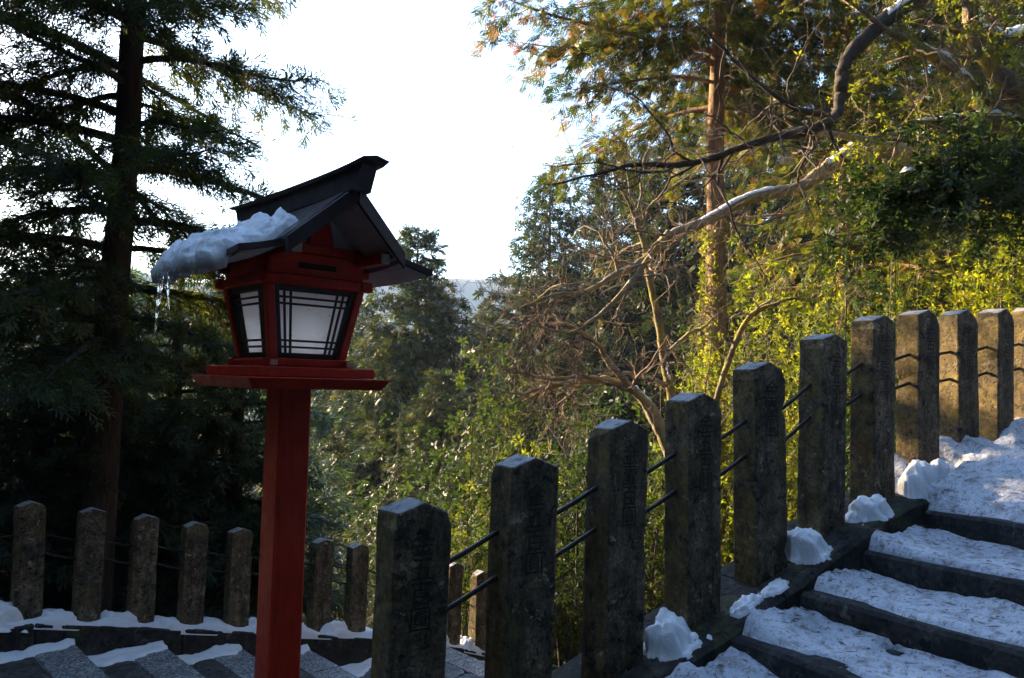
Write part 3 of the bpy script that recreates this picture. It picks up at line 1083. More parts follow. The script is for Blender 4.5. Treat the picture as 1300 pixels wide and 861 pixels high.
def tread_snow(k, label):
    t0, z = NOSES[k]
    t1 = NOSES[k + 1][0] if k + 1 < len(NOSES) else 8.0
    L = 5.2
    last = k + 1 == len(NOSES)
    nst = -0.14 if last else CURB_N + 0.006
    nu, nv = (110 if last else 36), (220 if last else 190)

    def fn(a, b):
        t = t0 + 0.03 + (t1 - t0 - 0.02) * a
        n = nst + L * (b ** 1.25)
        e_front = (t - t0) - 0.035 - 0.055 * (fr(n * 1.5, k * 3.3, 0, 5) + 0.35)
        hh = 0.018 + 0.016 * fr(t * 3.5, n * 3.5, k * 2.0, 5) + 0.008 * fr(t * 13, n * 13, k, 4)
        hh += 0.05 * max(0.0, 1 - (n - CURB_N) / 0.28) ** 1.5 * (0.9 + fr(t * 5, 3, k))          # banked against the curb
        if not last:
            hh += 0.022 * max(0.0, 1 - (t1 - t) / 0.10) * max(0.0, 0.5 + fr(n * 3, 1, k))
        if last:
            f = max(0.0, 1 - abs(n - 0.22) / (1.3 if n > 0.22 else 0.9))
            f = f * f * (3 - 2 * f)
            g = min(1.0, max(0.0, (t - t0 + 0.05 - 0.25 * max(0, 0.45 - n)) / 0.75))
            g = g * g * (3 - 2 * g)
            hh += (0.30 * f * (0.85 + 0.45 * fr(t * 1.6, n * 1.9, 7, 3)) + 0.05 * (fr(t * 4, n * 4, 2, 4)) * min(1, f * 3) + 0.03 * abs(fr(t * 9, n * 9, 8, 3)) * min(1, f * 2)) * g
            hh += 0.06 * max(0.0, 1 - (n - 0.15) / 0.3) * (1 - g) if n > 0.15 else 0
        m = max(0.0, min(1.0, e_front / 0.03))
        hole = fr(t * 4.2 + 5, n * 2.6, k * 7.7, 5) + 1.2 * max(0.0, 1 - (n - CURB_N) / 0.35)
        m *= max(0.0, min(1.0, (hole + (0.56 if not last else 0.75)) / 0.10))
        zt = z + hh * m - 0.012 * (1 - m)
        return ((t, -n, zt), (t, -n, z - 0.03 if not last or b > 0 else z - 0.1))
    TREAD_FN.append((fn, last))
    o = link('snow_patch', snow_blob('snow_patch', fn, nu, nv, 'trodden_snow'))
    in_t(o)
    tag(o, label, 'snow', 'trodden snow on the stone steps')


tread_snow(5, 'trodden snow on the low step at the bottom edge of the photo')
tread_snow(6, 'trodden snow on the second lowest visible stone step')
tread_snow(7, 'trodden snow on the stone step beside the fourth post')
tread_snow(8, 'trodden snow on the stone step beside the fifth post')
tread_snow(9, 'trodden snow on the stone step just under the landing')
tread_snow(10, 'deep banked snow covering the landing at the top of the steps')

# fallen needles and twig scraps on the snow
rlit = random.Random(77)
LV, LF, LT = [], [], []
for fn_, last_ in TREAD_FN:
    for q in range(230 if not last_ else 300):
        a_, b_ = rlit.uniform(0.02, 0.98 if not last_ else 0.45), rlit.random() ** 1.4 * 0.75
        (t, y, z), _ = fn_(a_, b_)
        ang = rlit.uniform(0, 6.28); L = rlit.choice((0.004, 0.006, 0.008, 0.012, 0.03)) * rlit.uniform(.6, 1.4); wd = rlit.uniform(0.0012, 0.004)
        dx, dy = math.cos(ang) * L, math.sin(ang) * L
        nx, ny = -math.sin(ang) * wd, math.cos(ang) * wd
        k0 = len(LV)
        LV += [(t - dx, y - dy, z + 0.002), (t + nx, y + ny, z + 0.006), (t + dx, y + dy, z + 0.003), (t - nx, y - ny, z + 0.004)]
        LF.append((k0, k0 + 1, k0 + 2, k0 + 3)); LT += [rlit.random()] * 4
lit_ = link('needle_litter', make_mesh('needle_litter', LV, [LF], 'litter', False, LT))
in_t(lit_)
tag(lit_, 'brown needles and twig scraps scattered over the trodden snow', 'litter', kind='stuff')

# lower curb clumps and strips
names2 = ['left of the leftmost post', 'between the first and second posts', 'between the second and third posts', 'between the third and fourth posts', 'between the fourth and fifth posts',
          'just left of the red pole', 'just right of the red pole', 'between the two posts right of the red pole', 'against the big near post', 'behind the big near post', 'beside the post seen past the first near post', 'between the two posts seen through the near fence', 'left of the post low in the second gap', 'right of the post low in the second gap']
for j, nm in enumerate(names2):
    i = j - 0.5
    r = random.Random(60 + j)
    p2t = (i + r.uniform(-.15, .15)) * SP2
    p = w2(p2t, r.uniform(0.02, 0.06), 0)
    s = (r.uniform(0.13, 0.19), r.uniform(0.11, 0.14), r.uniform(0.08, 0.17))
    if j == 0:
        s = (0.26, 0.17, 0.24)
    p.z = base2(p2t) + 0.022
    clump('snow lump on the lower curb ' + nm, p, 30 + j, s, PHI2, 'snow lumps on the lower curb', slope=-0.24)


def curb_snow_strip():
    def fn(a, b):
        t = -1.5 + 9.0 * a
        n = -0.12 + 0.286 * b
        m = 0.5 + 0.5 * math.sin((t / SP2 - 0.25) * 2 * math.pi)
        th = 0.012 + 0.05 * m + 0.025 * fr(t * 4, n * 3, 3, 4)
        edge = 0.135 + 0.045 * fr(t * 4, 0, 5, 4) + 0.03 * m
        th *= 1 - min(1, max(0, (n - edge + 0.05) / 0.05)) ** 2
        th = max(th, 0.007) if n < edge else -0.03
        return ((t, -n, base2(t) + 0.02 + th), (t, -n, base2(t) - 0.02))
    o = link('snow_strip', snow_blob('snow_strip', fn, 360, 14))
    o.location = (P2.x, P2.y, 0); o.rotation_euler = (0, 0, PHI2)
    tag(o, 'thin line of snow along the top of the lower curb', 'snow')


curb_snow_strip()
for k, (t0, t1, z) in enumerate(treads2[1:11]):
    def fn(a, b, t0=t0, t1=t1, z=z, k=k):
        t = t0 + 0.01 + (t1 - t0 - 0.015) * a
        n = CN2 + 0.006 + 0.42 * b
        wdt = 0.13 + 0.10 * fr(t * 3.1, k * 4.0, 0, 4) + 0.12 * (1 - a) ** 3 + 0.06 * a ** 3
        wdt *= (1.2, 0.95, 1.3, 1.1, 0.9, 1.4, 0.9, 1.2, 0.9, 1.1)[k]
        wdt -= 0.10 * max(0, fr(t * 2.3, k * 1.7, 5, 3)) + (0.10 * max(0.0, a - (0.85, 0.75, 0.95, 0.8)[k % 4]) / 0.2)
        m = max(0.0, min(1.0, (wdt - (n - CN2)) / 0.03))
        th = 0.02 + 0.014 * fr(t * 7, n * 7, k, 4) + 0.03 * max(0, 1 - (n - CN2) / 0.06) * (0.7 + fr(t * 5, k, 3, 3))
        return ((t, -n, z + th * m - 0.012 * (1 - m)), (t, -n, z - 0.02))
    o = link('snow_patch', snow_blob('snow_patch', fn, 40, 24))
    o.location = (P2.x, P2.y, 0); o.rotation_euler = (0, 0, PHI2)
    where = ['leftmost paved step at the frame edge', 'paved step below the first two lower posts', 'paved step below the third lower post', 'paved step just left of the red pole', 'paved step hidden behind the red pole', 'flagstone landing right of the red pole'][k] if k < 6 else 'paved step %s down from the flagstone landing' % ['first', 'second', 'third', 'fourth'][k - 6]
    tag(o, 'strip of snow against the curb on the ' + where, 'snow', 'snow strips on the paved steps')

# snow sliding off the left eave of the lantern
def fn(a, b):
    # a: along the eave from the back (0) to the front (1); b: from the eave (0) up the roof (1)
    vv = 0.36 - 0.66 * a            # local y (front is negative)
    uu = -0.475 + 0.345 * b
    rz_ = np.interp(-uu, [0.0, 0.236, 0.25, 0.388, 0.5], [0.672, 0.458, 0.440, 0.405, 0.375])
    fade_up = 1 - max(0.0, (b - (0.80 + 0.12 * fr(a * 5, 1, 1, 4) + 0.16 * (a - 0.5))) / 0.16)
    fade_up = max(0.0, min(1.0, fade_up))
    end = min(1.0, a / 0.08, (1 - a) / 0.10 if a < 1 else 0)
    end = max(0.0, end) ** 0.5
    edge_in = 0.05 * fr(a * 6, 4, 2, 4) + 0.035
    th = (0.088 + 0.030 * fr(a * 4, b * 2.0, 3, 2) + 0.014 * fr(a * 14, b * 8, 6, 3) + 0.006 * fr(a * 50, b * 28, 6, 3)) * fade_up * end
    x = uu + (edge_in * (1 - b) ** 2)
    round_off = 1 - (1 - min(1, b / 0.25)) ** 2 * 0.75
    zt = rz_ + max(0.002, th * round_off) - 0.01 * (1 - fade_up)
    zb = rz_ - (0.03 if b < 0.15 else 0.004) - 0.02 * (1 - b) * (0.5 + fr(a * 7, 0, 9, 4))
    zb = min(zb, zt - 0.001) if b < 0.25 else min(rz_ + 0.0, zt - 0.001)
    yj = vv + 0.02 * fr(b * 5, a, 2, 3)
    if 0.02 < b < 0.98 and fade_up > 0.1 and 0 < a < 1:
        dv = noise.noise_vector(Vector((x, yj, zt)) * 24) * 0.010 + noise.noise_vector(Vector((x, yj, zt)) * 70) * 0.005
        return ((x + dv.x, yj + dv.y, zt + dv.z), (x + 0.012 * (1 - b), yj, zb))
    return ((x, yj, zt), (x + 0.012 * (1 - b), yj, zb))


sn = link('snow_slab', snow_blob('snow_slab', fn, 120, 56, full=True))
sn.location = (LC.x, LC.y, 0); sn.rotation_euler = (0, 0, rad(41))
tag(sn, 'thick slab of snow sliding off the left eave of the lantern roof', 'snow')


def icicle(label, y, length, rr, seed, x=-0.462, z0=0.372):
    tb = Tubes()
    rg = np.random.default_rng(seed)
    m = 16
    pts, rd = [], []
    for i in range(m + 1):
        f = i / m
        pts.append((x + 0.006 * math.sin(f * 5 + seed), y + 0.005 * math.sin(f * 7), z0 - length * f))
        rd.append(rr * ((1 - f) ** 0.8 + 0.06) * (1 + 0.22 * math.sin(f * 34 + seed)))
    tb.add(pts, rd, 8, 0.06, rg)
    o = tb.build('icicle', 'ice')
    o.location = (LC.x, LC.y, 0); o.rotation_euler = (0, 0, rad(41))
    tag(o, label, 'icicle', 'icicles under the lantern snow')


icicle('longest icicle hanging from the left tip of the lantern snow', 0.170, 0.27, 0.0135, 1, -0.455)
icicle('second longest icicle under the lantern snow', 0.060, 0.15, 0.009, 2, -0.452)
icicle('short icicle just left of the second longest one', 0.085, 0.045, 0.006, 3, -0.452)
icicle('tiny icicle under the middle of the lantern snow', -0.03, 0.04, 0.005, 4, -0.445)
icicle('tiny icicle at the far left end of the lantern snow', 0.195, 0.06, 0.006, 5, -0.45)

# ------------------------------------------------------------------ foliage helpers


def rhombi(items):
    """items: list of (start, direction, length, width) in the plane -> template verts, quads"""
    V, Q = [], []
    for (s, d, L, w, z) in items:
        s = np.array([s[0], s[1], 0.0]); d = np.array([d[0], d[1], z]); d = d / np.linalg.norm(d)
        n = np.array([-d[1], d[0], 0.0])
        k = len(V)
        V += [s, s + d * L * 0.45 + n * w, s + d * L, s + d * L * 0.45 - n * w]
        Q.append((k, k + 1, k + 2, k + 3))
    return np.array(V), np.array(Q)


def needles(items):
    """as rhombi, but one slim triangle for each leaflet"""
    V, Q = [], []
    for (s, d, L, w, z) in items:
        s = np.array([s[0], s[1], 0.0]); d = np.array([d[0], d[1], z]); d = d / np.linalg.norm(d)
        n = np.array([-d[1], d[0], 0.0])
        k = len(V)
        V += [s, s + d * L * 0.7 + n * w, s + d * L - n * w * 0.6]
        Q.append((k, k + 1, k + 2))
    return np.array(V), np.array(Q)


def cypress_spray():
    it = [((0.0, 0), (1, 0), 1.0, 0.06, -0.12)]
    for i, x in enumerate((0.06, 0.24, 0.42, 0.62)):
        L = 0.58 * (1 - 0.5 * x)
        for s in (-1, 1):
            it.append(((x + 0.06 * (s > 0), 0), (0.80, s * 0.62), L, 0.075 * (1 - 0.3 * x), -0.15))
    return needles(it)


def cedar_spray():
    it = []
    for i in range(4):
        a = i * 2 * math.pi / 4 + 0.4
        it.append(((0.0, 0), (1, 0.55 * math.cos(a)), 0.6, 0.062, 0.55 * math.sin(a)))
        it.append(((0.38, 0), (1, 0.45 * math.cos(a + 0.8)), 0.62, 0.055, 0.45 * math.sin(a + 0.8)))
    return needles(it)


def far_spray():
    return needles([((0, 0), (1, 0.0), 1.0, 0.13, 0.0), ((0.1, 0), (0.8, 0.6), 0.65, 0.13, 0.25), ((0.1, 0), (0.8, -0.6), 0.65, 0.13, -0.25), ((0.3, 0), (0.8, 0.1), 0.65, 0.13, 0.5)])


def leaf_cluster(k=6, seed=0):
    r = random.Random(seed)
    it = []
    for i in range(k):
        a = i * 2.4 + r.uniform(-.3, .3)
        el = r.uniform(-0.5, 0.5)
        it.append(((0.12 * math.cos(a), 0.12 * math.sin(a)), (math.cos(a), math.sin(a)), r.uniform(0.55, 0.9), r.uniform(0.14, 0.19), el))
    return rhombi(it)


SPRAYS = {'cypress': cypress_spray(), 'cedar': cedar_spray(), 'far': far_spray(), 'leaf': leaf_cluster(6, 1), 'leaf5': leaf_cluster(5, 5)}


def norm(a):
    return a / (np.linalg.norm(a, axis=-1, keepdims=True) + 1e-9)


def scatter(kind, pos, xdir, up, size, tint):
    TV, TQ = SPRAYS[kind]
    pos = np.asarray(pos, dtype=float); x = norm(np.asarray(xdir, dtype=float)); up = np.asarray(up, dtype=float)
    y = norm(np.cross(up, x)); z = np.cross(x, y)
    s = np.asarray(size, dtype=float)[:, None, None]
    V = pos[:, None, :] + s * (TV[None, :, 0:1] * x[:, None, :] + TV[None, :, 1:2] * y[:, None, :] + TV[None, :, 2:3] * z[:, None, :])
    k = len(TV)
    Q = TQ[None] + (np.arange(len(pos)) * k)[:, None, None]
    return V.reshape(-1, 3), Q.reshape(-1, TQ.shape[1]), np.repeat(tint, k)


def foliage_mesh(name, kind, pos, xdir, up, size, tint, mat):
    V, Q, T = scatter(kind, pos, xdir, up, size, tint)
    return make_mesh(name, V, [Q], mat, False, T)


def conifer(seed, H, crown0, R, nb, kind='cedar', size=0.28, per=6, droop=0.35, upturn=0.25, trunk_r=0.2, prof=0.9, twig_n=11, az_range=None, lean=(0, 0), top_cut=None, twig_len=0.36, hang=0.25, gap=None):
    """returns (trunk Tubes, limb Tubes, pos, dir, up, size, tint); local, base at origin"""
    rg = np.random.default_rng(seed)
    trunk, limbs = Tubes(), Tubes()
    zs = np.linspace(0, H, 14)
    wob = np.cumsum(rg.normal(0, 0.02, (14, 2)), axis=0) * (H / 12)
    axis_xy = np.stack([lean[0] * zs / H + wob[:, 0], lean[1] * zs / H + wob[:, 1]], -1)
    trunk.add(np.column_stack([axis_xy, zs]), trunk_r * (1 - zs / H) ** 0.8 + 0.015, 9, 0.05, rg)
    P, X, U, S, T = [], [], [], [], []
    hs = crown0 + (1 - crown0) * (np.arange(nb) + rg.random(nb)) / nb
    for b, h in enumerate(hs):
        if top_cut and h > top_cut:
            continue
        if az_range:
            az = rg.uniform(*az_range)
        else:
            az = b * 2.39996 + rg.normal(0, 0.35)
        L = R * (1 - (h - crown0) / (1 - crown0)) ** prof * rg.uniform(0.65, 1.12) + 0.25
        if h < crown0 + 0.12:
            L *= rg.uniform(0.6, 1.0)
        if gap and h < gap[2] and gap[0] < az % (2 * math.pi) < gap[1]:
            L *= 0.42
        o = np.array([np.interp(h * H, zs, axis_xy[:, 0]), np.interp(h * H, zs, axis_xy[:, 1]), h * H])
        rdir = np.array([math.cos(az), math.sin(az), 0]); sdir = np.array([-math.sin(az), math.cos(az), 0])
        m = 9
        t = np.linspace(0, 1, m)
        bend = rg.normal(0, 0.12)
        dr = droop * rg.uniform(0.5, 1.4)
        path = o + np.outer(t * L, rdir) + np.outer(bend * L * t * t, sdir)
        path[:, 2] += L * (0.18 * t - dr * t * t * 1.25 + upturn * t ** 4) + np.cumsum(rg.normal(0, 0.012, m)) * L * 0.3
        limbs.add(path, np.maximum(0.006, trunk_r * 0.24 * (1 - t) ** 0.9 * (L / R) + 0.006), 5)
        tw = max(3, int(twig_n * L / R))
        for q in range(tw * 2):
            tp = 0.12 + 0.88 * (q + rg.random()) / (tw * 2)
            side = 1 if q % 2 else -1
            p0 = np.array([np.interp(tp, t, path[:, i]) for i in range(3)])
            l2 = L * twig_len * (1.05 - 0.65 * tp) * rg.uniform(0.5, 1.25) + 0.1
            d = norm(rdir * rg.uniform(0.35, 0.9) + sdir * side * rg.uniform(0.45, 1.0) + np.array([0, 0, rg.uniform(-hang * 1.6, 0.12)]))
            tt_ = np.linspace(0, 1, 4)
            tp_path = p0 + np.outer(tt_ * l2, d)
            tp_path[:, 2] -= hang * l2 * tt_ ** 2
            if l2 > 0.25:
                limbs.add(tp_path, [0.007, 0.005, 0.004, 0.002], 3)
            k = max(2, int(per * l2 / (R * twig_len) + 1.5))
            f = (np.arange(k) + rg.random(k)) / k
            pp = np.stack([np.interp(f, tt_, tp_path[:, i]) for i in range(3)], -1) + rg.normal(0, 0.03 * l2 + 0.015, (k, 3))
            P.append(pp)
            X.append(d + rg.normal(0, 0.45, (k, 3)) + np.array([0, 0, -hang * 0.8]))
            U.append(np.array([0, 0, 1.0]) + rg.normal(0, 0.45, (k, 3)))
            S.append(size * rg.uniform(0.6, 1.25, k))
            T.append(np.clip(rg.normal(0.42, 0.22) + rg.normal(0, 0.14, k), 0, 1))
    return trunk, limbs, np.concatenate(P), np.concatenate(X), np.concatenate(U), np.concatenate(S), np.concatenate(T)


def plant_conifer(name, label, loc, leaf, bark, group=None, rz=0.0, kind='cedar', **kw):
    root = empty(name, loc, rz)
    tag(root, label, 'tree', group)
    tr, lb_, P, X, U, S, T = conifer(kind=kind, **kw)
    tr.build('trunk', bark, root)
    lb_.build('branches', bark, root)
    link('crown', foliage_mesh('crown', kind, P, X, U, S, T, leaf), root)
    return root


def copy_tree(src, loc, rz, sc, label, group=None, leaf=None):
    r = src.copy(); col.objects.link(r)
    r.location = loc; r.rotation_euler = (0, 0, rz); r.scale = sc if hasattr(sc, '__len__') else (sc, sc, sc)
    r['label'] = label
    if group:
        r['group'] = group
    for ch in src.children:
        c = ch.copy(); col.objects.link(c); c.parent = r
    return r


def catmull(pts, rads, step=5):
    P = np.asarray(pts, dtype=float); n = len(P)
    Pp = np.vstack([2 * P[0] - P[1], P, 2 * P[-1] - P[-2]])
    out, ro = [], []
    for i in range(n - 1):
        p0, p1, p2, p3 = Pp[i:i + 4]
        for s in range(step):
            t = s / step
            out.append(0.5 * ((2 * p1) + (-p0 + p2) * t + (2 * p0 - 5 * p1 + 4 * p2 - p3) * t * t + (-p0 + 3 * p1 - 3 * p2 + p3) * t ** 3))
            ro.append(rads[i] + (rads[i + 1] - rads[i]) * t)
    out.append(P[-1]); ro.append(rads[-1])
    return np.array(out), np.array(ro)


def grow_twigs(tb, rg, start, d, L, r, level, grav=0.0, ends=None, wig=0.30, nch=(3, 6), spread=0.75):
    m = max(4, int(5 + 2 * level))
    pts = [np.array(start)]
    dd = norm(np.array(d, dtype=float))
    for i in range(m):
        dd = norm(dd + rg.normal(0, wig, 3) * np.array([1, 1, 0.8]) + np.array([0, 0, grav]))
        pts.append(pts[-1] + dd * L / m)
    pts = np.array(pts)
    rr = r * (1 - np.linspace(0, 1, m + 1) * 0.75)
    tb.add(pts, np.maximum(rr, 0.0018), 5 if r > 0.012 else 3)
    if ends is not None and level <= 1:
        for i in range(1, m + 1):
            ends.append((pts[i], dd))
    if level <= 0:
        return
    for c in range(rg.integers(*nch)):
        i = rg.integers(1, m + 1)
        base_d = norm(pts[min(i, m)] - pts[i - 1])
        nd = norm(base_d * rg.uniform(0.5, 1.0) + rg.normal(0, spread, 3))
        grow_twigs(tb, rg, pts[i], nd, L * rg.uniform(0.4, 0.75), max(0.002, rr[i] * 0.62), level - 1, grav, ends, wig, nch, spread)


def bush(name, label, loc, size, nleaf, leaf_size, leaf, seed, group=None, cat='shrub', kind='leaf', bark='dark_twig_bark', lumps=9, tint0=0.45, up=0.5):
    """leafy shrub: stems that fork upward and leaf clusters round lumps at their tips"""
    rg = np.random.default_rng(seed)
    root = empty(name, loc)
    tag(root, label, cat, group)
    sx, sy, sz = size
    tb = Tubes()
    P, X, U, S, T = [], [], [], [], []
    for i in range(lumps):
        a = rg.uniform(0, 2 * math.pi); rr = rg.uniform(0, 1) ** 0.5
        c = np.array([sx * 0.72 * rr * math.cos(a), sy * 0.72 * rr * math.sin(a), sz * (0.30 + 0.62 * rg.random() * (1.15 - rr * 0.6))])
        s0 = np.array([0.1 * sx * math.cos(a), 0.1 * sy * math.sin(a), -0.05])
        midp = (s0 + c) / 2 + rg.normal(0, 0.08, 3) * sx
        pts, rd = catmull([s0, midp, c], [min(0.03 * sz, 0.035), min(0.018 * sz, 0.022), min(0.006 * sz, 0.010)], 5)
        tb.add(pts, rd, 5)
        lr = np.array([sx, sy, sz * 0.8]) * rg.uniform(0.28, 0.5)
        n = int(nleaf / lumps)
        for q in range(4):
            tb.add([c, c + rg.normal(0, 0.45, 3) * lr, c + norm(rg.normal(0, 1, 3)) * lr * 0.9], [0.006, 0.004, 0.002], 3)
        dirs = norm(rg.normal(0, 1, (n, 3)))
        rad_ = rg.random(n)[:, None] ** 0.45
        P.append(c + dirs * rad_ * lr)
        X.append(dirs + rg.normal(0, 0.6, (n, 3)))
        U.append(np.array([0, 0, up]) + dirs * 0.5 + rg.normal(0, 0.45, (n, 3)))
        S.append(leaf_size * rg.uniform(0.55, 1.25, n))
        T.append(np.clip(tint0 + rg.normal(0, 0.15) + rg.normal(0, 0.18, n), 0, 1))
    tb.build('stems', bark, root)
    link('foliage', foliage_mesh('foliage', kind, np.concatenate(P), np.concatenate(X), np.concatenate(U), np.concatenate(S), np.concatenate(T), leaf), root)
    return root


def floor_at(p):
    return ground_z(p.x, p.y)


def stand(px, depth, py=500):
    p = at(px, py, depth)
    return Vector((p.x, p.y, ground_z(p.x, p.y) - 0.1))


# ------------------------------------------------------------------ tall trees on the left
pL = stand(128, 7.6)
zb = pL.z
cedar = plant_conifer('cedar_tree', 'tall dark cedar with a straight trunk rising behind the lantern on the left', pL, 'cedar_leaf', 'cedar_bark',
              kind='cedar', seed=11, H=11.5, crown0=0.26, R=2.1, nb=98, size=0.17, per=22, droop=0.42, upturn=0.30, trunk_r=0.17, prof=0.24, twig_n=17, lean=(0.1, 0), gap=(0.9, 2.6, 0.72))
pN = at(-130, 300, 7.6); pN.z = ground_z(pN.x, pN.y) - 0.2
plant_conifer('fir_tree', 'near conifer at the left edge whose long dark limbs droop into view', pN, 'cedar_leaf', 'cedar_bark',
              kind='cedar', seed=23, H=14.0, crown0=0.32, R=3.6, nb=34, size=0.16, per=17, droop=0.62, upturn=0.22, trunk_r=0.36, prof=0.45, twig_n=17, twig_len=0.27, gap=(0.9, 2.6, 0.8))

# dark conifers below the left trees, in the valley
darks = [(60, 9.0, 5.4, 2.3, 'dark young conifer behind the leftmost lower posts'),
         (225, 9.6, 5.6, 2.2, 'dark young conifer directly left of the lantern pole'),
         (300, 9.4, 5.0, 1.9, 'dark conifer standing right behind the lantern box'),
         (150, 10.5, 5.8, 2.6, 'dark conifer behind the third lower post below the cedar trunk'),
         (112, 8.3, 4.0, 1.4, 'small dark conifer close behind the lower posts at left')]
for k, (px, dep, H, R, lab) in enumerate(darks):
    p = stand(px, dep)
    if k < 2:
        src = plant_conifer('fir_tree', lab, p, 'fir_leaf', 'cedar_bark', 'dark conifers in the valley', kind='cedar', seed=40 + k, H=H, crown0=0.10, R=R, nb=66, size=0.22, per=18, droop=0.30, upturn=0.2, trunk_r=0.16, prof=0.75, twig_n=12)
        darks_src = src
    else:
        copy_tree(darks_src, p, k * 1.9, H / 5.6, lab, 'dark conifers in the valley')

# trees outside the left edge that keep the steps in shade
shade = [(-10.5, 2.0, 15, 'first'), (-11.5, 5.2, 16, 'second'), (-11.0, 8.6, 15, 'third'), (-12.5, 11.0, 16, 'fourth'), (-14.5, 13.0, 16, 'fifth'), (-9.5, -1.5, 14, 'sixth')]
behind = [(-5, -6, 15, 'first'), (0, -7.5, 16, 'second'), (5, -6.5, 15, 'third'), (9, -3, 16, 'fourth'), (11, 1.0, 15, 'fifth'), (10.5, 4.5, 14, 'sixth'), (-9, -8, 15, 'seventh'), (3, -11, 17, 'eighth'), (7.2, 0.2, 14, 'ninth'), (2.5, -4.6, 14, 'tenth'), (-3.2, -4.2, 13, 'eleventh')]
shade_src = None
for k, (x, y, H, nm) in enumerate(shade):
    loc = (x, y, -3.2)
    lab = 'dense conifer outside the left edge, %s of the row shading the steps' % nm
    if shade_src is None:
        shade_src = plant_conifer('cedar_tree', lab, loc, 'cedar_leaf', 'cedar_bark', 'conifers outside the left edge', kind='far', seed=77, H=15, crown0=0.08, R=3.4, nb=90, size=0.55, per=14, droop=0.3, upturn=0.2, trunk_r=0.3, prof=0.6, twig_n=13)
    else:
        copy_tree(shade_src, loc, k * 1.3, H / 15, lab, 'conifers outside the left edge')
for k, (x, y, H, nm) in enumerate(behind):
    copy_tree(shade_src, (x, y, ground_z(x, y) - 0.4), k * 1.7 + 0.5, H / 15, 'dense conifer behind the camera, %s of the dark grove round the steps' % nm, 'conifers behind the camera')

# ------------------------------------------------------------------ middle distance conifers
mids = [(528, 24.0, 288, 3.9, 'pyramidal olive conifer right of the lantern roof', 51),
        (690, 27.0, 226, 4.2, 'conifer with a pointed top left of the bare branches', 52),
        (610, 34.0, 395, 4.0, 'low distant conifer in the notch below the mountain', 0),
        (455, 31.0, 380, 3.6, 'distant conifer partly hidden by the lantern box', 1),
        (775, 31.0, 175, 4.2, 'tall hazy conifer behind the bare branches', 1),
        (850, 24.0, 120, 4.0, 'conifer behind the ivy covered trunk', 0),
        (960, 27.0, 60, 4.4, 'tall conifer right of the brown trunk', 1),
        (1080, 24.0, 40, 4.2, 'conifer behind the snowy gnarled limb', 0),
        (1200, 22.0, -20, 4.0, 'conifer behind the mossy limbs at upper right', 1),
        (1330, 19.0, -40, 4.0, 'conifer at the far right edge', 0),
        (560, 20.0, 470, 2.6, 'small olive conifer below the notch', 1),
        (720, 19.0, 420, 2.6, 'small conifer behind the lower bare branch', 0),
        (420, 40.0, 420, 4.0, 'faint distant conifer beside the pole', 1)]
srcs = []
for k, (px, dep, ytop, R, lab, sd) in enumerate(mids):
    p = stand(px, dep)
    top = at(px, ytop, dep)
    H = top.z - p.z
    if k < 2:
        s = plant_conifer('conifer', lab, p, 'olive_leaf', 'cedar_bark', 'conifers across the valley', kind='far', seed=sd, H=H, crown0=0.10, R=R, nb=230, size=0.28, per=36, droop=0.22, upturn=0.22, trunk_r=0.20, prof=0.62, twig_n=14)
        srcs.append((s, H, R))
    else:
        s, H0, R0 = srcs[sd]
        copy_tree(s, p, k * 2.1, (R / R0, R / R0, H / H0), lab, 'conifers across the valley')

# far wood that closes the valley
rg = np.random.default_rng(5)
P, X, U, S, T = [], [], [], [], []
for i in range(170):
    dep = rg.uniform(34, 95)
    px = rg.uniform(-250, 1550)
    base = at(px, 500, dep)
    z0 = ground_z(base.x, base.y)
    lim = np.interp(px, [-250, 300, 560, 600, 660, 760, 1000, 1550], [330, 350, 430, 440, 420, 330, 200, 80])
    ztop = at(px, lim + rg.uniform(0, 60), dep).z
    H = max(4.0, min(16.0, ztop - z0)) ; z0 = ztop - H if ztop - z0 > 16 else z0
    n = 150
    h = rg.random(n) ** 1.3
    rr = (1 - h) * 2.9 * rg.uniform(0.4, 1.1, n); a = rg.uniform(0, 6.28, n)
    P.append(np.stack([base.x + rr * np.cos(a), base.y + rr * np.sin(a), z0 + h * H], -1))
    X.append(np.stack([np.cos(a), np.sin(a), rg.uniform(-.8, .2, n)], -1))
    U.append(np.array([0, 0, 1.0]) + rg.normal(0, .5, (n, 3)))
    S.append(rg.uniform(0.9, 1.7, n)); T.append(np.clip(rg.normal(0.4, 0.2) + rg.normal(0, .12, n), 0, 1))
wood = link('far_wood', foliage_mesh('far_wood', 'far', np.concatenate(P), np.concatenate(X), np.concatenate(U), np.concatenate(S), np.concatenate(T), 'olive_leaf'))
tag(wood, 'wooded valley side far behind the nearer conifers', 'forest', kind='stuff')

# ------------------------------------------------------------------ brown-trunked cypress on the right
pC = stand(908, 11.0); pC.z = at(908, 700, 11.0).z
plant_conifer('cypress_tree', 'tall cypress with a straight reddish brown trunk lit from the left', pC, 'cypress_leaf', 'cypress_bark',
              kind='cypress', seed=61, H=15.0, crown0=0.41, R=3.25, nb=90, size=0.19, per=39, droop=0.34, upturn=0.18, trunk_r=0.15, prof=0.22, twig_n=13, hang=0.45)
pC2 = stand(1075, 13.5); pC2.z = at(1075, 640, 13.5).z
plant_conifer('cypress_tree', 'second cypress with golden sprays behind the gnarled limbs', pC2, 'cypress_leaf', 'cypress_bark',
              kind='cypress', seed=62, H=14.0, crown0=0.25, R=3.2, nb=64, size=0.20, per=17, droop=0.34, upturn=0.15, trunk_r=0.17, prof=0.35, twig_n=12, hang=0.4)
pC3 = stand(1260, 12.0); pC3.z = at(1260, 600, 12.0).z
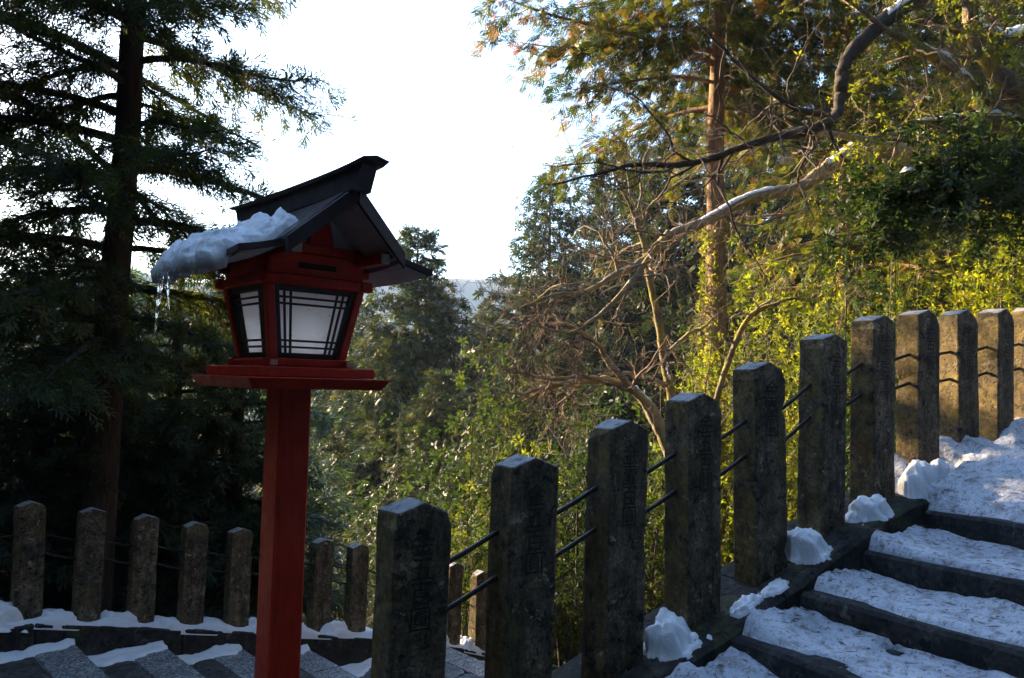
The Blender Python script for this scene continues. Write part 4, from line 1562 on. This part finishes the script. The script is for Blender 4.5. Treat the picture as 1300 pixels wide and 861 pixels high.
plant_conifer('cypress_tree', 'golden green cypress at upper right behind the mossy limbs', pC3, 'olive_leaf', 'cypress_bark',
              kind='cypress', seed=63, H=12.0, crown0=0.2, R=3.0, nb=60, size=0.20, per=17, droop=0.3, upturn=0.15, trunk_r=0.16, prof=0.35, twig_n=12, hang=0.4)

# ivy on the cypress trunk
rgi = np.random.default_rng(71)
n = 380
h = rgi.random(n) ** 0.8
zc = at(905, 500, 10.85).z - 0.6 + h * 2.9
a = rgi.uniform(math.pi * 0.75, math.pi * 1.75, n)
rr = 0.15 + rgi.random(n) ** 2 * 0.16 * (1.1 - h)
dirs = np.stack([np.cos(a), np.sin(a), np.zeros(n)], -1)
ivp = np.stack([pC.x + rr * np.cos(a) - 0.04, pC.y + rr * np.sin(a), zc], -1)
iv = empty('ivy', (0, 0, 0))
iv.location = (pC.x, pC.y, pC.z)
ivp -= np.array(pC)
tb = Tubes()
for k in range(7):
    aa = math.pi * (0.8 + 0.13 * k)
    zz = np.linspace(0.3, 4.2, 14)
    tb.add(np.stack([0.15 * np.cos(aa + 0.3 * np.sin(zz * 2 + k)), 0.15 * np.sin(aa + 0.3 * np.sin(zz * 2 + k)), zz], -1), np.full(14, 0.008), 4)
tb.build('stems', 'twig_bark', iv)
link('foliage', foliage_mesh('foliage', 'leaf5', ivp, dirs + rgi.normal(0, .7, (n, 3)), dirs + rgi.normal(0, .5, (n, 3)), 0.085 * rgi.uniform(.6, 1.2, n), np.clip(rgi.normal(.6, .25, n), 0, 1), 'bright_leaf'), iv)
tag(iv, 'sunlit ivy climbing the left side of the brown cypress trunk', 'ivy')

# ------------------------------------------------------------------ gnarled bare limbs


LIMBS = []


def limb_path(pts):
    """pts: (px, py, depth, radius)"""
    return [np.array(at(a, b, c)) for a, b, c, r in pts], [r for *_, r in pts]


def gnarled(root, name, pts, bark, rg, twigs=10, tw_len=(0.5, 1.3), level=2, grav=0.0, tw_from=0.15, lump=0.05, dark_tw='twig_bark', toward=None, snow=None):
    P, R = limb_path(pts)
    P, R = catmull(P, R, 10)
    P = P + np.cumsum(rg.normal(0, 0.006, P.shape), axis=0) * 0.5
    base = np.array(root.location)
    tb = Tubes()
    R = R * (1 + 0.22 * np.array([fr(p[0] * 4, p[1] * 4, p[2] * 4 + 7, 3) for p in P]))
    tb.add(P - base, R, 11, lump, rg)
    limb = tb.build(name, bark, root)
    LIMBS.append(P)
    if twigs:
        tw = Tubes()
        for q in range(twigs):
            i = int(len(P) * (tw_from + (1 - tw_from) * (q + rg.random()) / twigs))
            i = min(max(1, i), len(P) - 1)
            d = norm(P[i] - P[i - 1]) * rg.uniform(0.3, 1.0) + rg.normal(0, 0.55, 3)
            if toward is not None:
                d = d + np.array(toward)
            grow_twigs(tw, rg, P[i] - base, d, rg.uniform(*tw_len), min(R[i] * 0.5, 0.016), level, grav)
        tw.build('twigs', dark_tw, limb)['kind'] = 'stuff'
    if snow:
        for (i0, i1, wv, lab) in snow:
            a, b = int(len(P) * i0), int(len(P) * i1)
            seg = P[a:b + 1]; rr = R[a:b + 1]

            def fn(u, v_, seg=seg, rr=rr, wv=wv):
                f = u * (len(seg) - 1); k = min(int(f), len(seg) - 2); g = f - k
                c = seg[k] * (1 - g) + seg[k + 1] * g; r = rr[k] * (1 - g) + rr[k + 1] * g
                dxy = seg[k + 1] - seg[k]; side = norm(np.array([-dxy[1], dxy[0], 0.0]))
                ang = (v_ - 0.5) * 2.1
                e = max(0.0, min(1.0, u / 0.1, (1 - u) / 0.1)) ** 0.5
                th = r * wv * (0.6 + 0.9 * (fr(c[0] * 5, c[1] * 5, c[2] * 5, 4) + 0.3)) * e * math.cos(ang)
                d = side * math.sin(ang) + np.array([0, 0, math.cos(ang)])
                return (tuple(c + d * (r * 0.98 + max(0.0, th))), tuple(c + d * r * 0.85))
            o = link('branch_snow', snow_blob('branch_snow', fn, max(12, 3 * (b - a)), 8))
            tag(o, lab, 'snow', 'snow lying on the limbs')
    return limb


rg = np.random.default_rng(81)
pG = at(1420, 420, 8.4); pG.z = ground_z(pG.x, pG.y) + 0.2
gt = empty('gnarled_tree', pG)
tag(gt, 'bare gnarled tree reaching in from the right with sinuous sunlit limbs', 'tree')
trunk_pts = [(1425, 900, 8.4, 0.22), (1420, 560, 8.4, 0.19), (1405, 300, 8.4, 0.17), (1390, 120, 8.3, 0.14), (1375, -80, 8.2, 0.10)]
gnarled(gt, 'trunk', trunk_pts, 'mossy_bark', rg, 0)
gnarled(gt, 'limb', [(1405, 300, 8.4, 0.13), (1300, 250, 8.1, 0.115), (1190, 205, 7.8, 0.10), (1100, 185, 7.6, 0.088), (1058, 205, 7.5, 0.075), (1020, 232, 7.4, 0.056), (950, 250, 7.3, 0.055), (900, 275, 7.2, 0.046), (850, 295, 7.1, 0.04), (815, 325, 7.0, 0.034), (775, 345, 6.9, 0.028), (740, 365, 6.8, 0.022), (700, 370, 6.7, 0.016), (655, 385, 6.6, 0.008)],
        'grey_bark', rg, 16, (0.4, 1.1), 2, 0.02, 0.40, snow=[(0.25, 0.33, 0.3, 'snow along the top of the thick sunlit limb'), (0.42, 0.55, 0.3, 'broken snow on the thin part of the sunlit limb')])
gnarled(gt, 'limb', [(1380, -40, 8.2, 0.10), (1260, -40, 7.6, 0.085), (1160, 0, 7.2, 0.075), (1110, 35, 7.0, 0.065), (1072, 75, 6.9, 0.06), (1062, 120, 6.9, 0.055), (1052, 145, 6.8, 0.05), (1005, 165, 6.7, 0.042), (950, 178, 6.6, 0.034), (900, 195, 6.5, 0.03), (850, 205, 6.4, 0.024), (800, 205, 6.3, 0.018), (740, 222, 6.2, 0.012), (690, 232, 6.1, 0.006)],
        'shaded_bark', rg, 20, (0.4, 1.2), 2, -0.02, 0.45, dark_tw='dark_twig_bark', snow=[(0.12, 0.22, 0.45, 'snow on the dark upper limb near the top edge')])  # silhouetted limb: its shade is put into the bark and twig colours
gnarled(gt, 'limb', [(1110, 182, 7.6, 0.045), (1060, 172, 7.4, 0.038), (1010, 165, 7.2, 0.03), (985, 172, 7.1, 0.02)], 'grey_bark', rg, 2, (0.3, 0.6), 1)
gnarled(gt, 'limb', [(1052, 145, 6.8, 0.03), (1015, 140, 6.7, 0.024), (970, 110, 6.6, 0.018), (915, 60, 6.5, 0.012), (880, 20, 6.4, 0.006)], 'shaded_bark', rg, 8, (0.4, 0.9), 2, dark_tw='dark_twig_bark')
gnarled(gt, 'limb', [(850, 295, 7.1, 0.03), (800, 360, 6.9, 0.024), (760, 400, 6.8, 0.018), (720, 420, 6.7, 0.012), (670, 410, 6.6, 0.006)], 'grey_bark', rg, 9, (0.4, 0.9), 2)
# mossy limbs at the upper right
gnarled(gt, 'limb', [(1390, 150, 8.3, 0.12), (1310, 160, 7.6, 0.085), (1250, 155, 7.3, 0.07), (1190, 158, 7.1, 0.05), (1150, 160, 7.0, 0.03), (1110, 172, 6.9, 0.012)], 'mossy_bark', rg, 5, (0.3, 0.7), 2, 0.05, 0.3, 0.08,
        snow=[(0.25, 0.75, 0.5, 'long strip of snow on the level mossy limb at right')])
gnarled(gt, 'limb', [(1390, 160, 8.3, 0.12), (1290, 160, 7.5, 0.085), (1240, 125, 7.3, 0.075), (1195, 85, 7.2, 0.068), (1150, 60, 7.1, 0.05), (1115, 40, 7.0, 0.03), (1080, 10, 6.9, 0.012)], 'mossy_bark', rg, 6, (0.4, 0.8), 2, 0.05, 0.3, 0.08,
        snow=[(0.35, 0.62, 0.4, 'snow on the slanting mossy limb at upper right')])
gnarled(gt, 'limb', [(1395, 240, 8.4, 0.12), (1330, 170, 7.6, 0.11), (1290, 118, 7.3, 0.10), (1255, 75, 7.2, 0.085), (1235, 30, 7.1, 0.075), (1225, -40, 7.0, 0.06)], 'mossy_bark', rg, 6, (0.4, 0.8), 2, 0.05, 0.3, 0.08)
gnarled(gt, 'limb', [(1390, 60, 8.2, 0.09), (1320, 45, 7.8, 0.07), (1275, 55, 7.5, 0.06), (1245, 45, 7.3, 0.04), (1210, 40, 7.2, 0.02)], 'mossy_bark', rg, 4, (0.3, 0.7), 2, 0.05, 0.3, 0.08,
        snow=[(0.2, 0.8, 1.1, 'lumpy snow on the short limb at the upper right corner')])

P, X, U, S, T = [], [], [], [], []
tw = Tubes(); ends = []
for q_ in range(44):
    pth = LIMBS[[6, 7, 8, 9][q_ % 4]]
    i = rg.integers(int(len(pth) * 0.25), len(pth) - 1)
    d = rg.normal(0, 1, 3) + norm(pth[i + 1] - pth[i]) * 0.5
    grow_twigs(tw, rg, pth[i] - np.array(pG), d, rg.uniform(0.6, 1.3), 0.010, 1, 0.0, ends)
tw.build('twigs', 'twig_bark', gt)['kind'] = 'stuff'
E = np.array([e[0] for e in ends]); Dn = np.array([e[1] for e in ends])
n = 1300
pick = rg.integers(0, len(E), n)
link('foliage', foliage_mesh('foliage', 'leaf5', E[pick] + rg.normal(0, .05, (n, 3)), Dn[pick] + rg.normal(0, .6, (n, 3)), np.array([0, 0, .7]) + rg.normal(0, .6, (n, 3)), 0.062 * rg.uniform(.5, 1.3, n), np.clip(rg.normal(.5, .22, n), 0, 1), 'bright_leaf'), gt)

# small bare tree behind the fence
rg = np.random.default_rng(91)
pB = at(905, 760, 7.6); pB.z = ground_z(pB.x, pB.y) - 0.1
bt = empty('bare_tree', pB)
tag(bt, 'small bare tree behind the fourth post with pale sunlit lower boughs', 'tree')
gz = at(905, 700, 7.6)
P0 = (920, 900, 7.6, 0.075)
gnarled(bt, 'trunk', [P0, (885, 690, 7.6, 0.07), (850, 575, 7.6, 0.062), (832, 535, 7.6, 0.06), (812, 505, 7.55, 0.05), (775, 488, 7.5, 0.036), (735, 490, 7.4, 0.028), (700, 500, 7.3, 0.02), (665, 520, 7.2, 0.010)], 'grey_bark', rg, 9, (0.5, 1.1), 2, 0.03, 0.5,
        snow=[(0.42, 0.52, 0.5, 'little snow cap on the fork of the small bare tree')])
gnarled(bt, 'bough', [(818, 510, 7.55, 0.035), (780, 470, 7.4, 0.03), (760, 440, 7.3, 0.026), (735, 420, 7.2, 0.02), (690, 400, 7.1, 0.014), (640, 405, 7.0, 0.007)], 'grey_bark', rg, 8, (0.4, 1.1), 2, 0.02, 0.25, dark_tw='dark_twig_bark')
gnarled(bt, 'bough', [(775, 488, 7.5, 0.025), (740, 478, 7.3, 0.02), (700, 482, 7.2, 0.014), (640, 470, 7.0, 0.006)], 'grey_bark', rg, 7, (0.4, 1.0), 2, 0.0, 0.2)
gnarled(bt, 'bough', [(735, 490, 7.4, 0.02), (700, 488, 7.3, 0.016), (660, 500, 7.2, 0.012), (610, 490, 7.1, 0.006)], 'grey_bark', rg, 10, (0.4, 0.9), 2, 0.0, 0.2)

pS = at(860, 720, 8.3); pS.z = ground_z(pS.x, pS.y) - 0.1
stt = empty('slender_tree', pS)
tag(stt, 'slender yellow barked stem rising behind the fourth post with a knot of snow', 'tree')
rg = np.random.default_rng(95)
gnarled(stt, 'trunk', [(885, 900, 8.3, 0.06), (868, 600, 8.3, 0.055), (854, 500, 8.3, 0.05), (843, 455, 8.3, 0.048), (836, 415, 8.3, 0.045), (830, 375, 8.3, 0.042), (822, 330, 8.3, 0.036), (812, 295, 8.3, 0.03), (800, 265, 8.3, 0.02), (780, 220, 8.2, 0.01)], 'mossy_bark', rg, 9, (0.5, 1.3), 2, 0.03, 0.4,
        snow=[(0.24, 0.30, 0.9, 'knot of snow in the fork of the slender stem')])
gnarled(stt, 'bough', [(843, 455, 8.3, 0.03), (870, 425, 8.3, 0.022), (890, 415, 8.2, 0.016), (905, 400, 8.1, 0.008)], 'grey_bark', rg, 4, (0.3, 0.7), 2)
gnarled(stt, 'bough', [(850, 490, 8.3, 0.03), (820, 480, 8.2, 0.026), (785, 472, 8.1, 0.02), (745, 475, 8.0, 0.012), (690, 460, 7.9, 0.005)], 'grey_bark', rg, 10, (0.4, 1.0), 2, dark_tw='dark_twig_bark')
gnarled(stt, 'bough', [(905, 520, 8.3, 0.03), (925, 460, 8.3, 0.03), (950, 405, 8.3, 0.028), (990, 380, 8.2, 0.018), (1030, 372, 8.1, 0.008)], 'mossy_bark', rg, 6, (0.4, 0.9), 2)

# twig thickets: bare shrubs in the shade behind the lower fence and in the valley
thick = [(285, 10.5, 2.6, 'brown bare shrub just left of the lantern pole'), (405, 10.8, 2.4, 'brown bare shrub between the pole and the first near post'), (470, 12.0, 2.6, 'brown bare shrub above the small posts'), (350, 13.0, 3.0, 'brown bare shrub hidden behind the red pole'), (545, 14.0, 3.4, 'reddish bare shrub above the first near post'), (600, 16.0, 5.0, 'reddish bare sapling below the notch'), (150, 10.2, 2.0, 'sparse bare shrub behind the second lower post'), (800, 11.0, 6.5, 'tall twiggy sapling left of the brown trunk')]
for k, (px, dep, H, lab) in enumerate(thick):
    p = stand(px, dep)
    root = empty('bare_shrub', p)
    tag(root, lab, 'shrub', 'bare shrubs')
    rg = np.random.default_rng(200 + k)
    tb = Tubes()
    for s in range(7):
        d = np.array([rg.normal(0, 0.4), rg.normal(0, 0.4), 1.0])
        grow_twigs(tb, rg, (rg.normal(0, .15), rg.normal(0, .15), -0.05), d, H * rg.uniform(0.6, 1.0), 0.016 * (H / 3) ** 0.5, 3, 0.05, None, 0.22, (3, 6), 0.5)
    tb.build('stems', 'twig_bark' if k not in (0, 1, 3, 7) else 'dark_twig_bark', root, False)

# ------------------------------------------------------------------ leafy shrubs
sh = [('leafy evergreen shrub right of the first near post top', 590, 13.0, 640, (1.5, 1.2, 2.2), 1500, 0.12, 'gloss_leaf', 0.6),
      ('sunlit shrub in the gap between the first two near posts', 600, 10.5, 760, (1.0, 0.9, 1.4), 800, 0.10, 'shrub_leaf', 0.6),
      ('olive shrub above the second near post', 655, 15.0, 590, (1.5, 1.2, 1.9), 1400, 0.14, 'shrub_leaf', 0.55),
      ('bright yellow green sprig above the second near post', 668, 11.0, 612, (0.45, 0.4, 0.9), 260, 0.12, 'bright_leaf', 0.7),
      ('leafy shrub in the gap between the second and third posts', 730, 10.0, 720, (1.0, 0.9, 1.6), 1100, 0.10, 'shrub_leaf', 0.5),
      ('leafy shrub in the gap between the third and fourth posts', 835, 9.5, 720, (0.9, 0.9, 1.7), 1100, 0.10, 'shrub_leaf', 0.55),
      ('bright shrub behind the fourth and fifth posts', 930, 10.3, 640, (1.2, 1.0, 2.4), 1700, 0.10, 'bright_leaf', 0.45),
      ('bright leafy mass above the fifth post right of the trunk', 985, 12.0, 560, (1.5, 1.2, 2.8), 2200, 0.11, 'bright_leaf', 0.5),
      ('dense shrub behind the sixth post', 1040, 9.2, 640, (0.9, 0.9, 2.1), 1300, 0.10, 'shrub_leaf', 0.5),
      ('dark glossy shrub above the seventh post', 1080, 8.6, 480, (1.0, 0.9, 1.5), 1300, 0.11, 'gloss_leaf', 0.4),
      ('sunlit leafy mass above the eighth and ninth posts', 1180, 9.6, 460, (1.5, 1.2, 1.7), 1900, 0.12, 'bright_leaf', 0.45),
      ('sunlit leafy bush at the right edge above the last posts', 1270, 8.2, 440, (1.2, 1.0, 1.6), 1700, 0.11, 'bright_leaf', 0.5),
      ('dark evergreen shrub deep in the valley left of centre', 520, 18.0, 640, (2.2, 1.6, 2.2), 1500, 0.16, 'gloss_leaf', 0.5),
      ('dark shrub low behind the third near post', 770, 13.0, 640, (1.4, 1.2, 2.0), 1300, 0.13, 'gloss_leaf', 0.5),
      ('shrub behind the slender stem', 870, 14.0, 560, (1.4, 1.2, 2.2), 1400, 0.13, 'shrub_leaf', 0.6),
      ('olive shrub across the valley below the pointed conifer', 700, 21.0, 560, (2.4, 1.6, 2.6), 1500, 0.18, 'shrub_leaf', 0.4),
      ('shrub far behind the sixth and seventh posts', 1060, 14.0, 440, (1.8, 1.4, 2.6), 1700, 0.13, 'shrub_leaf', 0.65),
      ('tall sunlit leafy mass right of the brown trunk', 1010, 10.8, 470, (1.3, 1.1, 2.0), 1500, 0.10, 'bright_leaf', 0.55),
      ('sunlit sprays hanging above the seventh post', 1120, 10.4, 400, (1.3, 1.0, 1.6), 1200, 0.10, 'bright_leaf', 0.5),
      ('yellowish shrub far behind the ninth post', 1190, 14.0, 420, (2.0, 1.4, 2.8), 1700, 0.14, 'bright_leaf', 0.5)]
for k, (lab, px, dep, py, size, nl, ls_, leaf, t0) in enumerate(sh):
    p = at(px, py, dep)                      # foot of the shrub
    g = ground_z(p.x, p.y)
    if dep < 10.6:                           # near shrubs: smaller, more numerous leaves
        ls_, nl = ls_ * 0.76, int(nl * 1.5)
    if p.z > g + 0.05:                       # longer stems down to the ground
        size = (size[0], size[1], size[2] + (p.z - g)); p.z = g
    bush('leafy_shrub', lab, p, size, nl, ls_, leaf, 300 + k, 'leafy shrubs behind the fence', tint0=t0, lumps=11)

# glossy dark evergreen boughs at the right, on limbs of a tree outside the frame
pE = at(1480, 420, 6.6); pE.z = ground_z(pE.x, pE.y)
ev = empty('evergreen_tree', pE)
tag(ev, 'glossy dark evergreen tree whose leafy boughs hang in from the right edge', 'tree')
rg = np.random.default_rng(131)
gnarled(ev, 'trunk', [(1480, 900, 6.6, 0.16), (1470, 500, 6.6, 0.14), (1460, 260, 6.6, 0.12), (1450, 60, 6.5, 0.09), (1440, -120, 6.5, 0.05)], 'cedar_bark', rg, 0)
boughs = [[(1460, 260, 6.6, 0.05), (1360, 235, 6.5, 0.04), (1260, 240, 6.5, 0.03), (1190, 250, 6.5, 0.02), (1130, 262, 6.5, 0.008)],
          [(1462, 300, 6.6, 0.05), (1350, 270, 6.5, 0.035), (1240, 262, 6.4, 0.025), (1150, 285, 6.4, 0.012), (1085, 295, 6.4, 0.006)],
          [(1460, 240, 6.6, 0.05), (1380, 200, 6.5, 0.035), (1280, 195, 6.4, 0.025), (1210, 205, 6.4, 0.012), (1160, 215, 6.4, 0.006)],
          [(1460, 220, 6.6, 0.05), (1390, 225, 6.4, 0.035), (1320, 235, 6.4, 0.025), (1250, 225, 6.4, 0.012), (1200, 235, 6.4, 0.006)]]
P, X, U, S, T = [], [], [], [], []
for b in boughs:
    gnarled(ev, 'bough', b, 'cedar_bark', rg, 0)
    pp, rr = limb_path(b)
    pp, rr = catmull(pp, rr, 8)
    tw = Tubes(); ends = []
    for q in range(20):
        i = int(len(pp) * (0.18 + 0.8 * (q + rg.random()) / 20)); i = min(i, len(pp) - 1)
        grow_twigs(tw, rg, pp[i] - np.array(pE), norm(pp[i] - pp[i - 1]) + rg.normal(0, .7, 3), rg.uniform(0.3, 0.6), 0.008, 1, -0.02, ends)
    tw.build('twigs', 'dark_twig_bark', ev)['kind'] = 'stuff'
    E = np.array([e[0] for e in ends]); Dn = np.array([e[1] for e in ends])
    NB = 620
    pick = rg.integers(0, len(E), NB)
    P.append(E[pick] + rg.normal(0, 0.035, (NB, 3))); X.append(Dn[pick] + rg.normal(0, .5, (NB, 3))); U.append(np.array([0, 0, 0.9]) + rg.normal(0, .5, (NB, 3)))
    S.append(0.085 * rg.uniform(.6, 1.25, NB)); T.append(np.clip(rg.normal(.4, .2, NB), 0, 1))
link('foliage', foliage_mesh('foliage', 'leaf', np.concatenate(P), np.concatenate(X), np.concatenate(U), np.concatenate(S), np.concatenate(T), 'gloss_leaf'), ev)

# scraps of snow caught in the foliage
for k, (px, py, dep, s_, lab) in enumerate([(1152, 218, 6.35, 0.075, 'snow scrap on the dark glossy boughs at right'),
                                            (690, 545, 18.5, 0.16, 'snow scrap low in the conifer behind the bare bough'), (655, 398, 26.0, 0.30, 'snow scrap on the left flank of the pointed conifer'), (298, 602, 9.2, 0.05, 'tiny snow scrap among twigs left of the red pole'), (1000, 205, 10.5, 0.13, 'snow scrap on cypress sprays beside the sunlit limb')]):
    o = link('snow_scrap', clump_mesh(80 + k, s_, s_ * 0.8, s_ * 0.6, res=22))
    o.location = at(px, py, dep)
    o.rotation_euler = (0.1, -0.15, k)
    tag(o, lab, 'snow', 'snow scraps in the foliage')

# ------------------------------------------------------------------ thin valley haze
def haze_box():
    N = Nodes('haze_air')
    N.t.nodes.remove(N.bsdf)
    vol = N.n('ShaderNodeVolumePrincipled')
    vol.inputs['Color'].default_value = (0.62, 0.80, 1.0, 1)
    vol.inputs['Density'].default_value = 0.0007
    N.l(vol.outputs[0], N.out.inputs['Volume'])
    x0, x1, y0, y1, z0, z1 = -1000, 1000, -1000, 1000, -90, 67
    V = [(x0, y0, z0), (x1, y0, z0), (x1, y1, z0), (x0, y1, z0), (x0, y0, z1), (x1, y0, z1), (x1, y1, z1), (x0, y1, z1)]
    Q = [(0, 3, 2, 1), (4, 5, 6, 7), (0, 1, 5, 4), (1, 2, 6, 5), (2, 3, 7, 6), (3, 0, 4, 7)]
    o = link('haze', make_mesh('haze', V, [Q], N.m))
    tag(o, 'thin blue winter haze filling the valley', kind='stuff')


haze_box()
